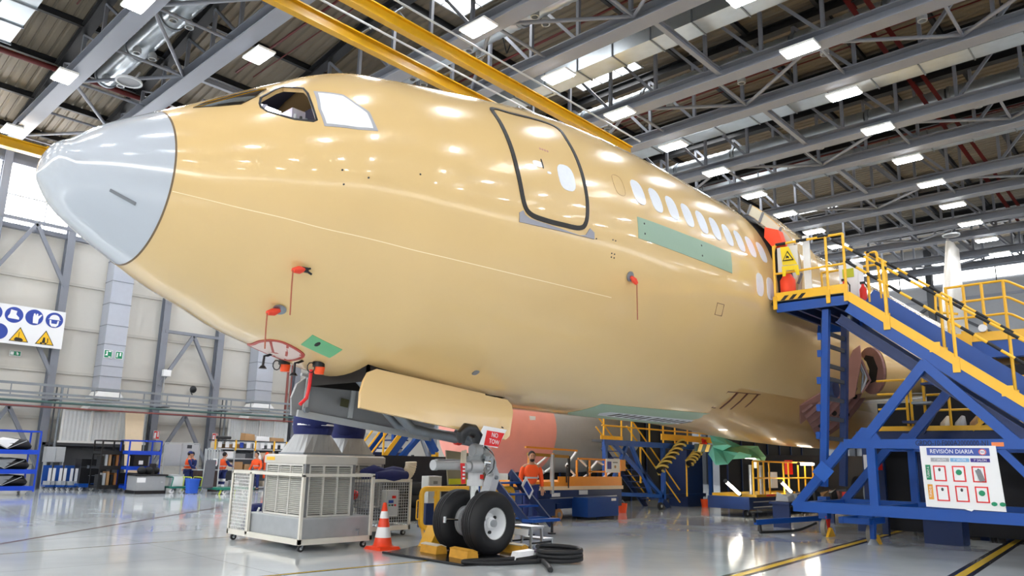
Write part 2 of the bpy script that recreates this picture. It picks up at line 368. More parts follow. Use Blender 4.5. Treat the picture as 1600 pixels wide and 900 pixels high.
for Y in rown:
    c = 0
    for X in lampx:
        if X < -12 or X > 47: continue
        if Y < -5 and X > 34: continue
        t = thing('ceiling_light', 'lit ceiling light, %s from the nose end in the %s' % (onum[c], rown[Y]), 'lamp', (X, Y, 13.9), group='ceiling lights'); c += 1
        same('lamp_housing', house_me, t); same('lamp_hanger', br_me, t)
        for k in range(4): same('lamp_tube', tb_me, t, (-.195+.13*k, 0, 0))
# ---------------------------------------------------------------- ducts under the roof
galv = mat('galvanised duct sheet', 'C2CBD2', .3, .75, var=.15, scale=2.5)
for X, la in ((1.9, 'beyond the nose'), (16.45, 'above the front door'), (23.5, 'above the cabin windows'), (30.6, 'above the stair dock')):
    t = thing('air_duct', 'square galvanised air duct in flanged lengths %s' % la, 'duct', (X, 0, 14.85), group='square roof ducts')
    sec = MB().box((-.42, -.72, 0), (.42, .72, .62)); fl = MB().box((-.46, -.02, -.04), (.46, .02, .66))
    sm, fm = sec.mesh('duct_section', galv), fl.mesh('duct_flange', dsteel); y = 18.5
    while y > -14:
        same('duct_section', sm, t, (0, y-.74, 0)); same('duct_flange', fm, t, (0, y, 0)); y -= 1.48
for X, la in ((5.5, 'above the radome'), (12.65, 'above the cockpit'), (19.8, 'above the front door'), (26.95, 'above the stair dock')):
    t = thing('spiral_duct', 'round spiral wound silver duct %s' % la, 'duct', (X, 0, 15.15), group='round roof ducts')
    seg = MB(); pr = []
    for i in range(19): pr += [(.385 if i % 2 else .365, i*.15)]
    seg.lathe(pr, (0,0,0), (0,1,0), 20); sm = seg.mesh('duct_section', galv, True); cm = MB().cyl((0,-.06,0), (0,.06,0), .42, n=20).mesh('duct_collar', dsteel, True); nm = MB().lathe([(.07,0),(.14,.1),(.14,.26),(.10,.26)], (0,0,0), (0,0,-1), 14).mesh('air_nozzle', lgrey, True)
    y = 19
    while y > -16:
        same('duct_section', sm, t, (0, y-2.72, 0)); same('duct_collar', cm, t, (0, y, 0)); same('air_nozzle', nm, t, (.25, y-.8, -.3)); same('air_nozzle', nm, t, (-.25, y-.8, -.3)); y -= 2.85
for i, X in enumerate((2.9, 9.2, 15.4, 22.4, 24.4, 31.6)):
    t = thing('sprinkler_pipe', 'thin dark red sprinkler pipe under the roof deck %s' % ['beyond the nose','above the radome','left of the square duct','above the cabin windows','right beside that above the cabin windows','above the stair dock'][i], 'pipe', (X, 0, 16.3), group='sprinkler pipes')
    part('pipe_run', MB().tube([(0, 16.5, -.3), (0, -18, 0)], .045, 8), dkred_p, t, True)
    part('pipe_run', MB().tube([(.7, 16.5, -.2), (.7, -18, .25)], .025, 6), dkred_p, t, True)
    for y in (15, 8, 1, -6): part('pipe_hanger', MB().tube([(0,y,0), (.25,y,.6)], .025, 6), strucd, t); part('pipe_hanger', MB().tube([(0,y,0), (-.25,y,.6)], .025, 6), strucd, t)
part_pipe = solo('sprinkler_main', MB().tube([(-3, 19.5, 15.0), (9.0, 19.5, 15.0)], .1, 10), dkred_p, 'thick dark red sprinkler main crossing under the deck beyond the nose', 'pipe', True)
# ---------------------------------------------------------------- overhead crane girders
for Y, z, la in ((6.47, 12.62, 'yellow crane girder running over the cockpit, the one farther from the camera'), (5.02, 12.62, 'yellow crane girder running over the fuselage, the one nearer the camera')):
    t = thing('crane_girder', la, 'crane', (-9, Y, z), group='crane girders')
    part('bottom_flange', MB().box((0, -.11, 0), (28, .11, .04)), crane_y, t); part('top_flange', MB().box((0, -.11, .32), (28, .11, .36)), crane_y, t); part('girder_web', MB().box((0, -.02, .04), (28, .02, .32)), crane_y, t)
    part('conduit', MB().tube([(0, -.42, .46), (28, -.42, .46)], .03, 8), lgrey, t, True)
    for x in range(2, 28, 3): part('conduit_bracket', MB().box((x, -.44, .36), (x+.06, -.05, .40)), dsteel, t)
t = thing('crane_runway', 'yellow crane runway beam close to the side wall', 'crane', (-20, 23.5, 13.0))
part('bottom_flange', MB().box((0, -.18, 0), (25.2, .18, .05)), crane_y, t); part('top_flange', MB().box((0, -.18, .36), (25.2, .18, .41)), crane_y, t); part('girder_web', MB().box((0, -.03, .05), (25.2, .03, .36)), crane_y, t); part('end_stop', MB().box((24.95, -.2, -.02), (25.2, .2, .46)), crane_y, t)
for (X, Y, Z, la) in ((5.3, 15.9, 13.75, 'white rimmed round mesh disc hanging under the roof above the radome'), (40.5, -.6, 13.7, 'round disc with yellowish rim under the roof beyond the stair dock')):
    t = thing('ceiling_disc', la, 'antenna', (X, Y, Z), group='discs under the roof')
    part('rim', MB().lathe([(.36,0),(.42,0),(.42,.06),(.36,.06),(.36,0)], (0,0,0), n=28), lgrey, t, True); part('mesh_plate', MB().lathe([(0,.03),(.36,.03)], (0,0,0), n=28), grey_m, t); part('stem', MB().tube([(.1,0,.05),(.3,0,.5)], .03, 8), lgrey, t)
# ================================================================ AIRLINER
XN, ZA = -0.437, 5.3017
FS = [0,.06,.25,.5,1,1.5,2,2.5,3,3.5,4,5,6,7,8.5,10.5,13]
FT = [-.666,-.37,-.181,.051,.392,.70,1.04,1.36,1.68,1.915,2.03,2.246,2.456,2.636,2.777,2.835,2.82]
FB = [-.666,-.73,-.996,-1.173,-1.461,-1.72,-1.914,-2.126,-2.269,-2.419,-2.539,-2.669,-2.756,-2.795,-2.8,-2.812,-2.82]
FW = [0,.313,.548,.76,1.096,1.39,1.653,1.882,2.062,2.19,2.333,2.519,2.658,2.739,2.82,2.84,2.82]
def _slopes(ys):
    h = [FS[i+1]-FS[i] for i in range(len(FS)-1)]; d = [(ys[i+1]-ys[i])/h[i] for i in range(len(h))]; m = [d[0]]
    for i in range(1, len(FS)-1): m.append(0 if d[i-1]*d[i] <= 0 else (h[i-1]+h[i])/(h[i-1]/d[i]+h[i]/d[i-1]))
    return m+[0]
_sl = {id(a): _slopes(a) for a in (FT, FB, FW)}
def prof(s, ys):
    s = min(max(s, 0), 13); i = 0
    while i < len(FS)-2 and s > FS[i+1]: i += 1
    h = FS[i+1]-FS[i]; t = (s-FS[i])/h; m = _sl[id(ys)]
    return (2*t**3-3*t**2+1)*ys[i]+(t**3-2*t**2+t)*h*m[i]+(-2*t**3+3*t**2)*ys[i+1]+(t**3-t**2)*h*m[i+1]
def sp(x, a, off=0.):      # point of the skin at station x, section angle a (0 starboard, pi/2 top, pi port, -pi/2 keel)
    s = x-XN; t, b, w = prof(s, FT), prof(s, FB), prof(s, FW)
    p = V((x, w*math.cos(a), ZA+(t+b)/2+(t-b)/2*math.sin(a)))
    if off:
        e = 1e-3; du = sp(x+e, a)-sp(x-e, a); dv = sp(x, a+e)-sp(x, a-e); n = du.cross(dv)
        if n.length > 1e-12: p = p+n.normalized()*(-off if n.dot(p-V((x, 0, ZA+(t+b)/2))) < 0 else off)
    return p
def ang(p):                # section angle of a 3D point near the skin (port side positive beyond pi/2)
    s = p[0]-XN; t, b, w = prof(s, FT), prof(s, FB), prof(s, FW)
    a = math.atan2((p[2]-ZA-(t+b)/2)/((t-b)/2), p[1]/w)
    return a if a > -math.pi/2-1e-6 else a+2*math.pi
def uv(P): # port-side points: angles measured in (pi/2 .. 3pi/2); keel points just past it stay continuous
    r = []
    for p in P:
        a = ang(p)
        if a < 0 and a > -math.pi/2-1e-6: a += 2*math.pi
        r.append((p[0], a))
    return r
def patch(name, P, mt, parent, off=.006, du=.12, dv=.05, inner=-.004, isuv=False, label=None):
    q = P if isuv else uv(P); bm = bmesh.new(); vs = [bm.verts.new((u, v, 0)) for u, v in q]; f = bm.faces.new(vs)
    us = [p[0] for p in q]; vv = [p[1] for p in q]
    for lo, hi, st, no in ((min(us), max(us), du, (1,0,0)), (min(vv), max(vv), dv, (0,1,0))):
        c = lo+st
        while c < hi-1e-4:
            bmesh.ops.bisect_plane(bm, geom=bm.verts[:]+bm.edges[:]+bm.faces[:], plane_co=(c,0,0) if no[0] else (0,c,0), plane_no=no); c += st
    bmesh.ops.triangulate(bm, faces=[f for f in bm.faces if len(f.verts) > 4])
    be = [e for e in bm.edges if e.is_boundary]
    r = bmesh.ops.extrude_edge_only(bm, edges=be); nv = set(v for v in r['geom'] if isinstance(v, bmesh.types.BMVert))
    for v in bm.verts: v.co = sp(v.co.x, v.co.y, inner if v in nv else off)
    bmesh.ops.recalc_face_normals(bm, faces=bm.faces)
    o = org(parent); bmesh.ops.translate(bm, verts=bm.verts, vec=(-o[0],-o[1],-o[2])); bm.normal_update()
    me = bpy.data.meshes.new(name); bm.to_mesh(me); bm.free(); me.materials.append(mt)
    me.polygons.foreach_set('use_smooth', [True]*len(me.polygons))
    try: me.set_sharp_from_angle(angle=math.radians(35))
    except Exception: pass
    ob = link(name, me, parent)
    if label: ob['label'] = label
    return ob
def smoothloop(P, closed=True, k=5):    # Catmull-Rom in (x, angle)
    n = len(P); out = []
    for i in range(n if closed else n-1):
        g = lambda j: P[j % n] if closed else P[max(0, min(n-1, j))]
        a, b, c, d = g(i-1), g(i), g(i+1), g(i+2)
        for s in range(k):
            t = s/k; out.append(tuple(.5*(2*b[m]+(c[m]-a[m])*t+(2*a[m]-5*b[m]+4*c[m]-d[m])*t*t+(3*b[m]-a[m]-3*c[m]+d[m])*t**3) for m in (0,1)))
    if not closed: out.append(P[-1])
    return out
def ribbon(name, q, w, mt, parent, closed=False, off=.008, label=None):   # strip of width w along (x, angle) points on the skin
    n = len(q); vs = []; fs = []
    for i in range(n):
        a = q[(i-1) % n if closed else max(i-1, 0)]; b = q[(i+1) % n if closed else min(i+1, n-1)]
        pa, pb, p = sp(*a), sp(*b), sp(*q[i]); t = (pb-pa).normalized(); nn = (sp(q[i][0], q[i][1], .1)-p).normalized(); s = t.cross(nn).normalized()
        vs += [p+s*w/2+nn*-.003, p+s*w/2+nn*off, p-s*w/2+nn*off, p-s*w/2+nn*-.003]
    for i in range(n if closed else n-1):
        j = (i+1) % n
        for k in range(3): fs.append((i*4+k, i*4+k+1, j*4+k+1, j*4+k))
    return part(name, MB().add(vs, fs), mt, parent, False, True, label)
air = thing('airliner', 'twin engine airliner in yellow primer with a grey radome standing in the hall', 'airplane', (6.68, 0, 0))
XR = .635; XE = 40.
def ring_angles(x):
    s = x-XN; w = max(prof(s, FW), 1e-3); al = math.asin(min(.74/w, .62))
    L = [-math.pi/2-al+2*al*i/8 for i in range(8)]; L += [-math.pi/2+al+(2*math.pi-2*al)*i/112 for i in range(112)]
    return L
def loft(xs, hole=None):
    vs = []; fs = []
    for x in xs: vs += [sp(x, a) for a in ring_angles(x)]
    for i in range(len(xs)-1):
        for k in range(120):
            if hole and hole(xs[i], xs[i+1], k): continue
            fs.append((i*120+k, i*120+(k+1) % 120, (i+1)*120+(k+1) % 120, (i+1)*120+k))
    return MB().add(vs, fs)
BX0, BX1 = 3.74, 6.60
xs = [XR+.006, .8, .95]+[1.1+.13*i for i in range(20)]+[BX0, 3.9, 4.2, 4.6, 5, 5.4, 5.8, 6.2, BX1, 7.0, 7.3, 7.6, 8, 8.5, 9, 10, 11, 12, 13, 14, 16, 18, 20, 24, 28, 32, 36, XE]
SIDE = [V(p) for p in ((1.54,-1.19,5.86),(1.60,-1.08,6.0),(1.84,-.98,6.25),(1.95,-.96,6.34),(2.12,-1.19,6.32),(2.11,-1.33,6.19),(2.07,-1.53,5.93),(2.06,-1.69,5.68),(2.02,-1.68,5.65),(1.82,-1.57,5.64),(1.70,-1.47,5.67),(1.57,-1.35,5.72),(1.53,-1.26,5.79))]
suv = uv(SIDE); ks = [k for k in range(8, 120) if True]
def kang(x, k): return ring_angles(x)[k % 120]
wx0 = max(i for i, x in enumerate(xs) if x < min(u for u, v in suv)-.01); wx1 = min(i for i, x in enumerate(xs) if x > max(u for u, v in suv)+.01)
lo, hi = min(v for u, v in suv)-.02, max(v for u, v in suv)+.02
wk0 = max(k for k in range(9, 119) if all(kang(xs[i], k) < lo for i in range(wx0, wx1+1))); wk1 = min(k for k in range(9, 119) if all(kang(xs[i], k) > hi for i in range(wx0, wx1+1)))
def is_hole(a, b, k): return (k < 8 and a >= BX0-.01 and b <= BX1+.01) or (wk0 <= k < wk1 and a >= xs[wx0]-1e-6 and b <= xs[wx1]+1e-6)
fm = loft(xs, is_hole)
outer = [(xs[i], kang(xs[i], wk0)) for i in range(wx0, wx1+1)]+[(xs[wx1], kang(xs[wx1], k)) for k in range(wk0+1, wk1+1)]+[(xs[i], kang(xs[i], wk1)) for i in range(wx1-1, wx0-1, -1)]+[(xs[wx0], kang(xs[wx0], k)) for k in range(wk1-1, wk0, -1)]
bm_ = bmesh.new(); es = []
for L in (outer, suv):
    vv_ = [bm_.verts.new((u, v, 0)) for u, v in L]; es += [bm_.edges.new((vv_[i], vv_[(i+1) % len(vv_)])) for i in range(len(vv_))]
bmesh.ops.triangle_fill(bm_, use_beauty=True, edges=es); bm_.verts.index_update()
fm.add([sp(v.co.x, v.co.y) for v in bm_.verts], [[v.index for v in f.verts] for f in bm_.faces]); bm_.free()
fm.add([sp(u, v) for u, v in suv]+[sp(u, v, -.06) for u, v in suv], [(i, (i+1) % 13, 13+(i+1) % 13, 13+i) for i in range(13)])
fus = part('fuselage_skin', fm, primer, air, True, True)
cab = MB().box((1.45,-.95,5.15),(2.75,.9,5.20)).box((2.7,-1.2,5.2),(2.75,1.0,6.5)).box((1.45,.3,5.2),(2.7,.34,6.4)); part('flight_deck', cab, mat('flight deck lining', '3A3842', .7), air, False, True); part('cabin_fill', MB().box((1.75,-.6,6.15),(2.15,-.35,6.18)), mat('flight deck fill glow', 'F4F2FF', .3, emit=26), air, False, True)  # unseen glowing plate added under the ceiling to brighten the cockpit
sh = MB(); na, nx = 18, 10; sh.add([sp(1.3+.16*i, -.5+2.5*j/na, -.09) for i in range(nx) for j in range(na+1)], [(i*(na+1)+j, i*(na+1)+j+1, (i+1)*(na+1)+j+1, (i+1)*(na+1)+j) for i in range(nx-1) for j in range(na)])
part('cabin_lining', sh, mat('flight deck lining', '3A3842', .7), air, True, True)
lav = mat('seat lilac grey', 'C9C8DA', .6); part('pilot_seat', MB().prism([(2.0,-1.2,5.3),(2.2,-1.2,5.3),(2.32,-.95,6.12),(2.12,-.95,6.12)], (0,.35,0)), lav, air, False, True)
part('seat_cover', MB().prism([(1.62,-1.12,5.74),(1.95,-1.3,5.72),(2.0,-.7,5.98),(1.7,-.6,6.0)], (0,0,.05)), white_p, air, False, True); part('instrument_panel', MB().prism([(1.5,-1.0,5.6),(1.66,-1.05,5.95),(1.70,-.2,5.95),(1.55,-.2,5.6)], (.06,0,.02)), lav, air, False, True)
for i in range(3): part('seat_lever', MB().tube([(1.95+.08*i,-1.35,5.55),(1.98+.08*i,-1.3,5.85)], .018, 6), [lgrey,black_p,dsteel][i], air, True, True)
# radome
ts = [0.0005, .01, .03, .06, .1, .16, .24, .34, .46, .6, .75, .9]; xr = [XN+t for t in ts]+[XR-.006]
rd = loft(xr); part('radome', rd, radgrey, air, True, True, label='light grey gloss radome')
ribbon('seam', [(XR, 2*math.pi*i/96) for i in range(96)], .022, mat('radome seam brown', '6E5A40', .6), air, True, .002)  # brown band along the radome joint
part('lightning_strip', MB().add([sp(.13+.25*i, 3.62+.08*i, o) for i in (0,1) for o in (0,)]+[sp(.13+.25*i, 3.665+.08*i, 0) for i in (0,1)]+[sp(.13+.25*i, 3.62+.08*i, .014) for i in (0,1)]+[sp(.13+.25*i, 3.665+.08*i, .014) for i in (0,1)], [(4,5,7,6),(0,1,5,4),(2,3,7,6),(0,2,6,4),(1,3,7,5)]), grey_m, air, False, True)
# nose gear bay box
bay = MB(); zr = 3.55
for x0, x1, y0, y1 in ((BX0, BX0+.04, -.76, .76), (BX1-.04, BX1, -.76, .76), (BX0, BX1, -.76, -.72), (BX0, BX1, .72, .76)): bay.box((x0, y0, 2.62), (x1, y1, zr))
bay.box((BX0, -.76, zr), (BX1, .76, zr+.04)); part('gear_bay', bay, dark_i, air, False, True)
for i in range(6): part('bay_rib', MB().box((3.95+i*.44, -.71, 3.20), (4.0+i*.44, .71, 3.54)), mat('bay brown', '54403A', .7), air, False, True)
# flight-deck windows
def P3(*a): return [V(p) for p in a]
# ---- flight deck glazing and flat marks on the skin
patch('windshield', P3((.92,-.72,5.70),(1.11,-.64,5.90),(1.35,-.60,6.08),(1.61,-.64,6.26),(1.77,-.88,6.26),(1.56,-1.03,6.01),(1.36,-1.07,5.82),(1.14,-.92,5.76)), glass_d, air, .012)
patch('windshield', [(x, math.pi-a) for x, a in uv(P3((.92,-.72,5.70),(1.11,-.64,5.90),(1.35,-.60,6.08),(1.61,-.64,6.26),(1.77,-.88,6.26),(1.56,-1.03,6.01),(1.36,-1.07,5.82),(1.14,-.92,5.76)))], glass_d, air, .012, isuv=True)
side = SIDE
ribbon('window_frame', uv(side), .03, black_p, air, True, .006)
mask_ = P3((2.19,-1.33,6.24),(2.49,-1.57,6.23),(2.59,-1.73,6.10),(2.72,-1.86,5.98),(2.74,-1.94,5.84),(2.77,-2.0,5.69),(2.52,-1.93,5.64),(2.13,-1.76,5.60),(2.12,-1.60,5.89))
patch('side_window', mask_, mat('grey masking tape', 'A9A9AE', .6), air, .006, label='aft side window masked with white film and grey tape')
patch('masking_film', P3((2.22,-1.40,6.21),(2.47,-1.58,6.19),(2.57,-1.74,6.06),(2.68,-1.86,5.95),(2.70,-1.93,5.82),(2.71,-1.97,5.71),(2.50,-1.91,5.67),(2.16,-1.75,5.64),(2.15,-1.62,5.88)), signw, air, .010)
# dorsal seam, door outline, sill, window, handle
dq = uv(P3((5.02,-1.80,6.93),(4.91,-2.12,6.52),(4.88,-2.41,5.967),(4.90,-2.53,5.55),(4.96,-2.58,5.2),(5.08,-2.60,5.06),(5.35,-2.63,5.03),(5.75,-2.67,5.045),(6.10,-2.70,5.08),(6.24,-2.715,5.2),(6.29,-2.70,5.5),(6.30,-2.62,5.9),(6.31,-2.47,6.32),(6.33,-2.25,6.72),(6.36,-2.0,7.03),(6.0,-1.9,7.07),(5.42,-1.86,6.98)))
ribbon('door_seal', smoothloop(dq, True, 5), .072, mat('black door seal', '17120E', .5), air, True, .012)
patch('door', smoothloop([(5.65+(x-5.65)*.945, 2.98+(a-2.98)*.95) for x, a in dq], True, 3), primer, air, .004, isuv=True)
patch('door_sill', P3((4.88,-2.567,5.032),(4.945,-2.577,5.077),(4.98,-2.58,5.02),(5.08,-2.593,4.985),(6.1,-2.695,4.963),(6.24,-2.71,5.0),(6.33,-2.72,5.126),(6.435,-2.726,5.08),(6.447,-2.719,4.978),(5.62,-2.652,4.933),(4.89,-2.559,4.894)), mat('scuff plate grey', '9A9AA2', .35, .5), air, .014)
def oval(cx, cz, rx, rz, n=20):
    q = []
    for i in range(n):
        t = 2*math.pi*i/n; c, s = math.cos(t), math.sin(t); e = .72
        dx = rx*math.copysign(abs(c)**e, c); dz = rz*math.copysign(abs(s)**e, s); s_ = cx-XN
        tt, b, w = prof(s_, FT), prof(s_, FB), prof(s_, FW); q.append((cx+dx, math.pi-math.asin(max(-.999, min(.999, (cz+dz-ZA-(tt+b)/2)/((tt-b)/2))))))
    return q
filmw = mat('white window film', 'E9ECF2', .25, var=.05, scale=20)
patch('door_window', oval(5.90, 5.86, .18, .23), filmw, air, .010, .06, .03, isuv=True)
patch('door_handle', oval(5.33, 5.93, .10, .055), mat('pale paint patch', 'F0EEE6', .3), air, .008, .06, .03, isuv=True)
patch('handle_grip', oval(5.425, 5.96, .012, .085), black_p, air, .012, .06, .03, isuv=True)
patch('door_placard', oval(5.53, 5.835, .04, .02), filmw, air, .008, .06, .03, isuv=True)
for i in range(4): patch('door_mark', oval(5.50+.05*i, 6.26, .018, .018), mat('faded red print', 'B98070', .5), air, .006, .06, .03, isuv=True)
for i in range(10): patch('cabin_window', oval(7.775+.533*i, 6.15, .17, .24), filmw, air, .009, .06, .03, isuv=True)
ribbon('plugged_window', smoothloop(oval(7.24, 6.13, .14, .20, 12), True, 2), .010, mat('seam brown', 'B58F55', .5), air, True, .003)
for i in range(2): patch('cabin_window', oval(12.12+.50*i, 5.32, .17, .25), filmw, air, .009, .06, .03, isuv=True)
patch('primer_strip', P3((7.568,-2.788,5.63),(9.2,-2.82,5.69),(10.865,-2.829,5.74),(10.84,-2.865,5.30),(9.2,-2.83,5.28),(7.565,-2.811,5.25)), sage, air, .007, label='sage green unpainted strip')
for x, z in ((7.75,5.55),(7.75,5.37),(9.65,5.60),(9.65,5.40)): patch('hole', oval(x, z, .018, .018, 8), black_p, air, .010, .05, .03, isuv=True)
for x, z in ((6.9,5.07),(6.97,5.07),(6.9,4.85),(6.97,4.85),(6.9,4.79),(6.97,4.79),(6.50,5.0),(2.30,5.02),(2.62,4.99),(2.33,4.84),(3.3,5.2)): patch('hole', oval(x, z, .012, .012, 8), black_p, air, .006, .05, .03, isuv=True)
lq = smoothloop(uv(P3((0.655,-1.09,4.476),(1.021,-1.298,4.418),(1.471,-1.506,4.362),(1.945,-1.712,4.308),(2.472,-1.882,4.267),(3.142,-2.047,4.233),(3.866,-2.228,4.195),(4.946,-2.393,4.174),(5.978,-2.493,4.174),(7.129,-2.558,4.189))), False, 8)
ribbon('guide_line', lq, .010, mat('pale guide line', 'FBE6B8', .4), air, False, .002)
patch('primer_patch', P3((2.76,-.835,3.139),(3.239,-.842,3.0),(3.233,-.553,2.907),(2.774,-.544,3.037)), leafg, air, .006, label='small green film patch under the nose')
patch('hole', [(2.92+.03*math.cos(t*.7854), uv(P3((2.92,-.72,3.05)))[0][1]+.03*math.sin(t*.7854)) for t in range(8)], black_p, air, .009, .05, .03, isuv=True)
patch('port_cap', oval(5.38, 2.874, .05, .028), dsteel, air, .012, .05, .03, isuv=True)
# masked weather-radar / antenna panel under the nose, covered with taped film
rf = uv(P3((2.55,.47,3.09),(2.46,.15,3.07),(2.42,-.08,3.08),(2.47,-.28,3.08),(2.56,-.37,3.07),(2.67,-.39,3.04),(2.83,-.38,2.99),(2.96,-.32,2.94),(3.0,-.14,2.91),(3.0,.22,2.91),(2.9,.34,2.96),(2.79,.42,3.0)))
rf = [(x, a if a > 3.2 else a+2*math.pi) for x, a in rf]
patch('taped_panel', smoothloop(rf, True, 3), mat('pink film', 'E6CFC6', .4), air, .008, isuv=True, label='pale panel edged with red tape')
ribbon('red_tape', smoothloop(rf, True, 3), .045, mat('dull red tape', 'B5483E', .5), air, True, .012)
for a, b in ((0,7),(3,10),(5,9)): ribbon('red_tape', [rf[a], ((rf[a][0]+rf[b][0])/2, (rf[a][1]+rf[b][1])/2), rf[b]], .035, mat('dull red tape', 'B5483E', .5), air, False, .012)
# belly panel with vent slots
vp = uv(P3((9.05,-.96,2.663),(12.4,-1.10,2.70),(15.75,-1.242,2.77),(16.4,-.75,2.60)))
patch('belly_panel', [vp[0], vp[1], vp[2], vp[3], (16.4, 4.72), (9.2, 4.72), (9.0, 4.86-.03)][:7] if False else [(8.9,4.62),vp[0],vp[1],vp[2],(16.6,vp[3][1]),(16.6,4.71),(9.2,4.71)], sage, air, .007, .25, .04, isuv=True, label='sage green belly panel')
def belly(y): return math.pi+math.asin(min(.99, 1-0))*0+ (math.pi/2+math.asin(y/2.82)+math.pi) if False else 1.5*math.pi+math.asin(y/2.82)
patch('vent_plate', [(9.6,belly(-.50)),(9.75,belly(-.64)),(15.4,belly(-.80)),(15.7,belly(-.62)),(15.5,belly(-.28)),(9.75,belly(-.34))], mat('pale vent plate', 'D3D8E0', .35), air, .012, .25, .04, isuv=True)
for i in range(20):
    x = 10.0+.27*i+(.1 if i > 4 else 0)+(.1 if i > 10 else 0); a0, a1 = belly(-.40), belly(-.62)
    patch('vent_slot', [(x, a0), (x+.12, a0), (x+.24, a1), (x+.12, a1)], black_p, air, .016, .1, .04, isuv=True)
# access hatch outlined in red brown on the lower side, small hatch, rings
hb = mat('seam dark red', '5A2A1A', .5); hq = uv(P3((12.506,-1.81,3.142),(13.972,-1.879,3.2),(14.131,-1.426,2.87),(12.656,-1.337,2.819)))
ribbon('hatch_outline', [hq[0],hq[1],hq[2],hq[3]], .022, hb, air, True, .006)
for t in (.28, .58, .92):
    a = (hq[0][0]+(hq[1][0]-hq[0][0])*t, hq[0][1]+(hq[1][1]-hq[0][1])*t); b = (hq[3][0]+(hq[2][0]-hq[3][0])*(t-.05), hq[3][1]+(hq[2][1]-hq[3][1])*(t-.05))
    ribbon('hatch_strap', [a, ((a[0]+b[0])/2, (a[1]+b[1])/2), b], .06, hb, air, False, .02)
ribbon('small_hatch', uv(P3((10.35,-2.79,4.62),(10.62,-2.79,4.63),(10.62,-2.75,4.40),(10.35,-2.75,4.39))), .012, hb, air, True, .004)
# ---- nose gear doors
def door_panel(name, y, splay, sgn, outer, inner, prof_, lab):
    mb = MB(); pts = []
    for x, dz in prof_:
        zt = ZA+prof(x-XN, FB)+.06; z = zt-dz; pts.append((x, y+sgn*splay*dz, z))
    n = V((0, sgn, splay)).normalized()*.05
    mb.prism(pts, n*(1 if outer else -1)); return part(name, mb, primer if outer else inner, air, False, True, lab)
pr = [(3.50,.62),(3.52,.40),(3.58,.22),(3.66,.08),(3.80,0),(5.98,-.02),(5.98,.0),(6.50,.02),(6.60,.10),(6.62,.22),(6.50,.62),(6.40,.68)]
door_panel('gear_door', -.84, .12, -1, True, None, pr, 'beige outer face of the port nose gear door')
prr = [(3.56,.66),(3.52,.40),(3.58,.18),(3.70,.06),(3.90,0),(6.0,0),(6.5,.1),(6.4,.70)]
gdi = door_panel('gear_door', .80, .12, 1, True, None, prr, 'grey inner face of the starboard nose gear door'); gdi.data.materials[0] = mat('door inner grey', '8F9194', .4)
for x in (3.75, 4.6, 5.5): part('door_stiffener', MB().beam((x, .77, 2.74), (x, .84, 2.18), .08, .03, (0,1,0)), lgrey, air, False, True)
part('door_edge', MB().beam((3.6, .76, 2.79), (6.4, .76, 2.56), .05, .04, (0,0,1)), lgrey, air, False, True)
part('door_edge', MB().beam((3.62, .82, 2.20), (6.3, .84, 1.92), .05, .10, (0,0,1)), lgrey, air, False, True)
part('door_placard', MB().beam((4.35, .76, 2.42), (4.5, .76, 2.40), .01, .13), mat('olive placard', '54543A', .5), air, False, True)
part('door_latch', MB().cyl((3.72, .76, 2.25), (3.72, .70, 2.25), .045), dsteel, air, True, True)
# ---- nose gear
gx = 6.68
part('shock_strut', MB().cyl((gx, 0, 1.12), (gx, 0, 2.9), .13, n=20).cyl((gx, 0, 1.12), (gx, 0, 1.22), .145, n=20), mat('gear white', 'D9DADC', .3), air, True, True)
part('strut_piston', MB().cyl((gx, 0, .52), (gx, 0, 1.14), .10, n=20), chrome, air, True, True)
part('strut_collar', MB().cyl((gx, 0, 1.50), (gx, 0, 1.62), .155, n=20).cyl((gx, 0, 1.34), (gx, 0, 1.38), .15, n=20), lgrey, air, True, True)
part('strut_band', MB().prism([(gx-.02,-.148,1.24),(gx+.07,-.135,1.24),(gx+.07,-.135,1.31),(gx-.02,-.148,1.31)], (0,.01,0)), red_p, air, True, True)
part('axle', MB().cyl((gx, -.50, .525), (gx, .50, .525), .06, n=14), alu, air, True, True)
for s in (-1, 1):
    y = s*.36; pf = [(.255,-.15),(.29,-.17),(.36,-.19),(.43,-.185),(.485,-.155),(.512,-.11),(.522,-.085),(.514,-.08),(.514,-.07),(.524,-.065),(.525,-.03),(.516,-.027),(.516,-.017),(.525,-.013)]
    pf = pf+[(r, -h) for r, h in reversed(pf)]
    w = part('wheel', MB().lathe([(.0,.075),(.085,.075),(.10,.06),(.10,.02),(.165,-.01),(.20,.02),(.215,.10),(.262,.155),(.268,.135),(.255,.10),(.255,-.14),(.2,-.14),(.1,-.1),(0,-.1)], (gx, y, .525), (0, -1 if s < 0 else 1, 0), 36), mat('wheel white', 'E4E6E8', .3), air, True, True, label='white wheel rim of the %s nose wheel' % ('port' if s < 0 else 'starboard'))
    part('tyre', MB().lathe(pf, (gx, y, .525), (0,1,0), 56), black_r, w, True, True)
    part('hub_cap', MB().lathe([(.0,.095),(.085,.09),(.095,.07),(.10,.02)], (gx, y, .525), (0, s, 0), 28), signw, w, True, True)
    for k in range(3):
        a = .6+k*2.09; part('wheel_hole', MB().cyl((gx+.15*math.cos(a), y+s*.0, .525+.15*math.sin(a)), (gx+.15*math.cos(a), y+s*.03, .525+.15*math.sin(a)), .028, n=10), black_p, w, True, True)
lw = mat('link silver white', 'CDD0D4', .3, .3)
part('torque_link', MB().prism([(6.80,-.12,1.62),(6.96,-.11,1.66),(7.22,-.06,1.32),(7.14,-.06,1.22)], (0,.2,0)), lw, air, False, True)
part('torque_link', MB().prism([(7.10,-.06,1.33),(7.24,-.06,1.28),(6.98,-.12,.80),(6.78,-.13,.80)], (0,.2,0)), lw, air, False, True)
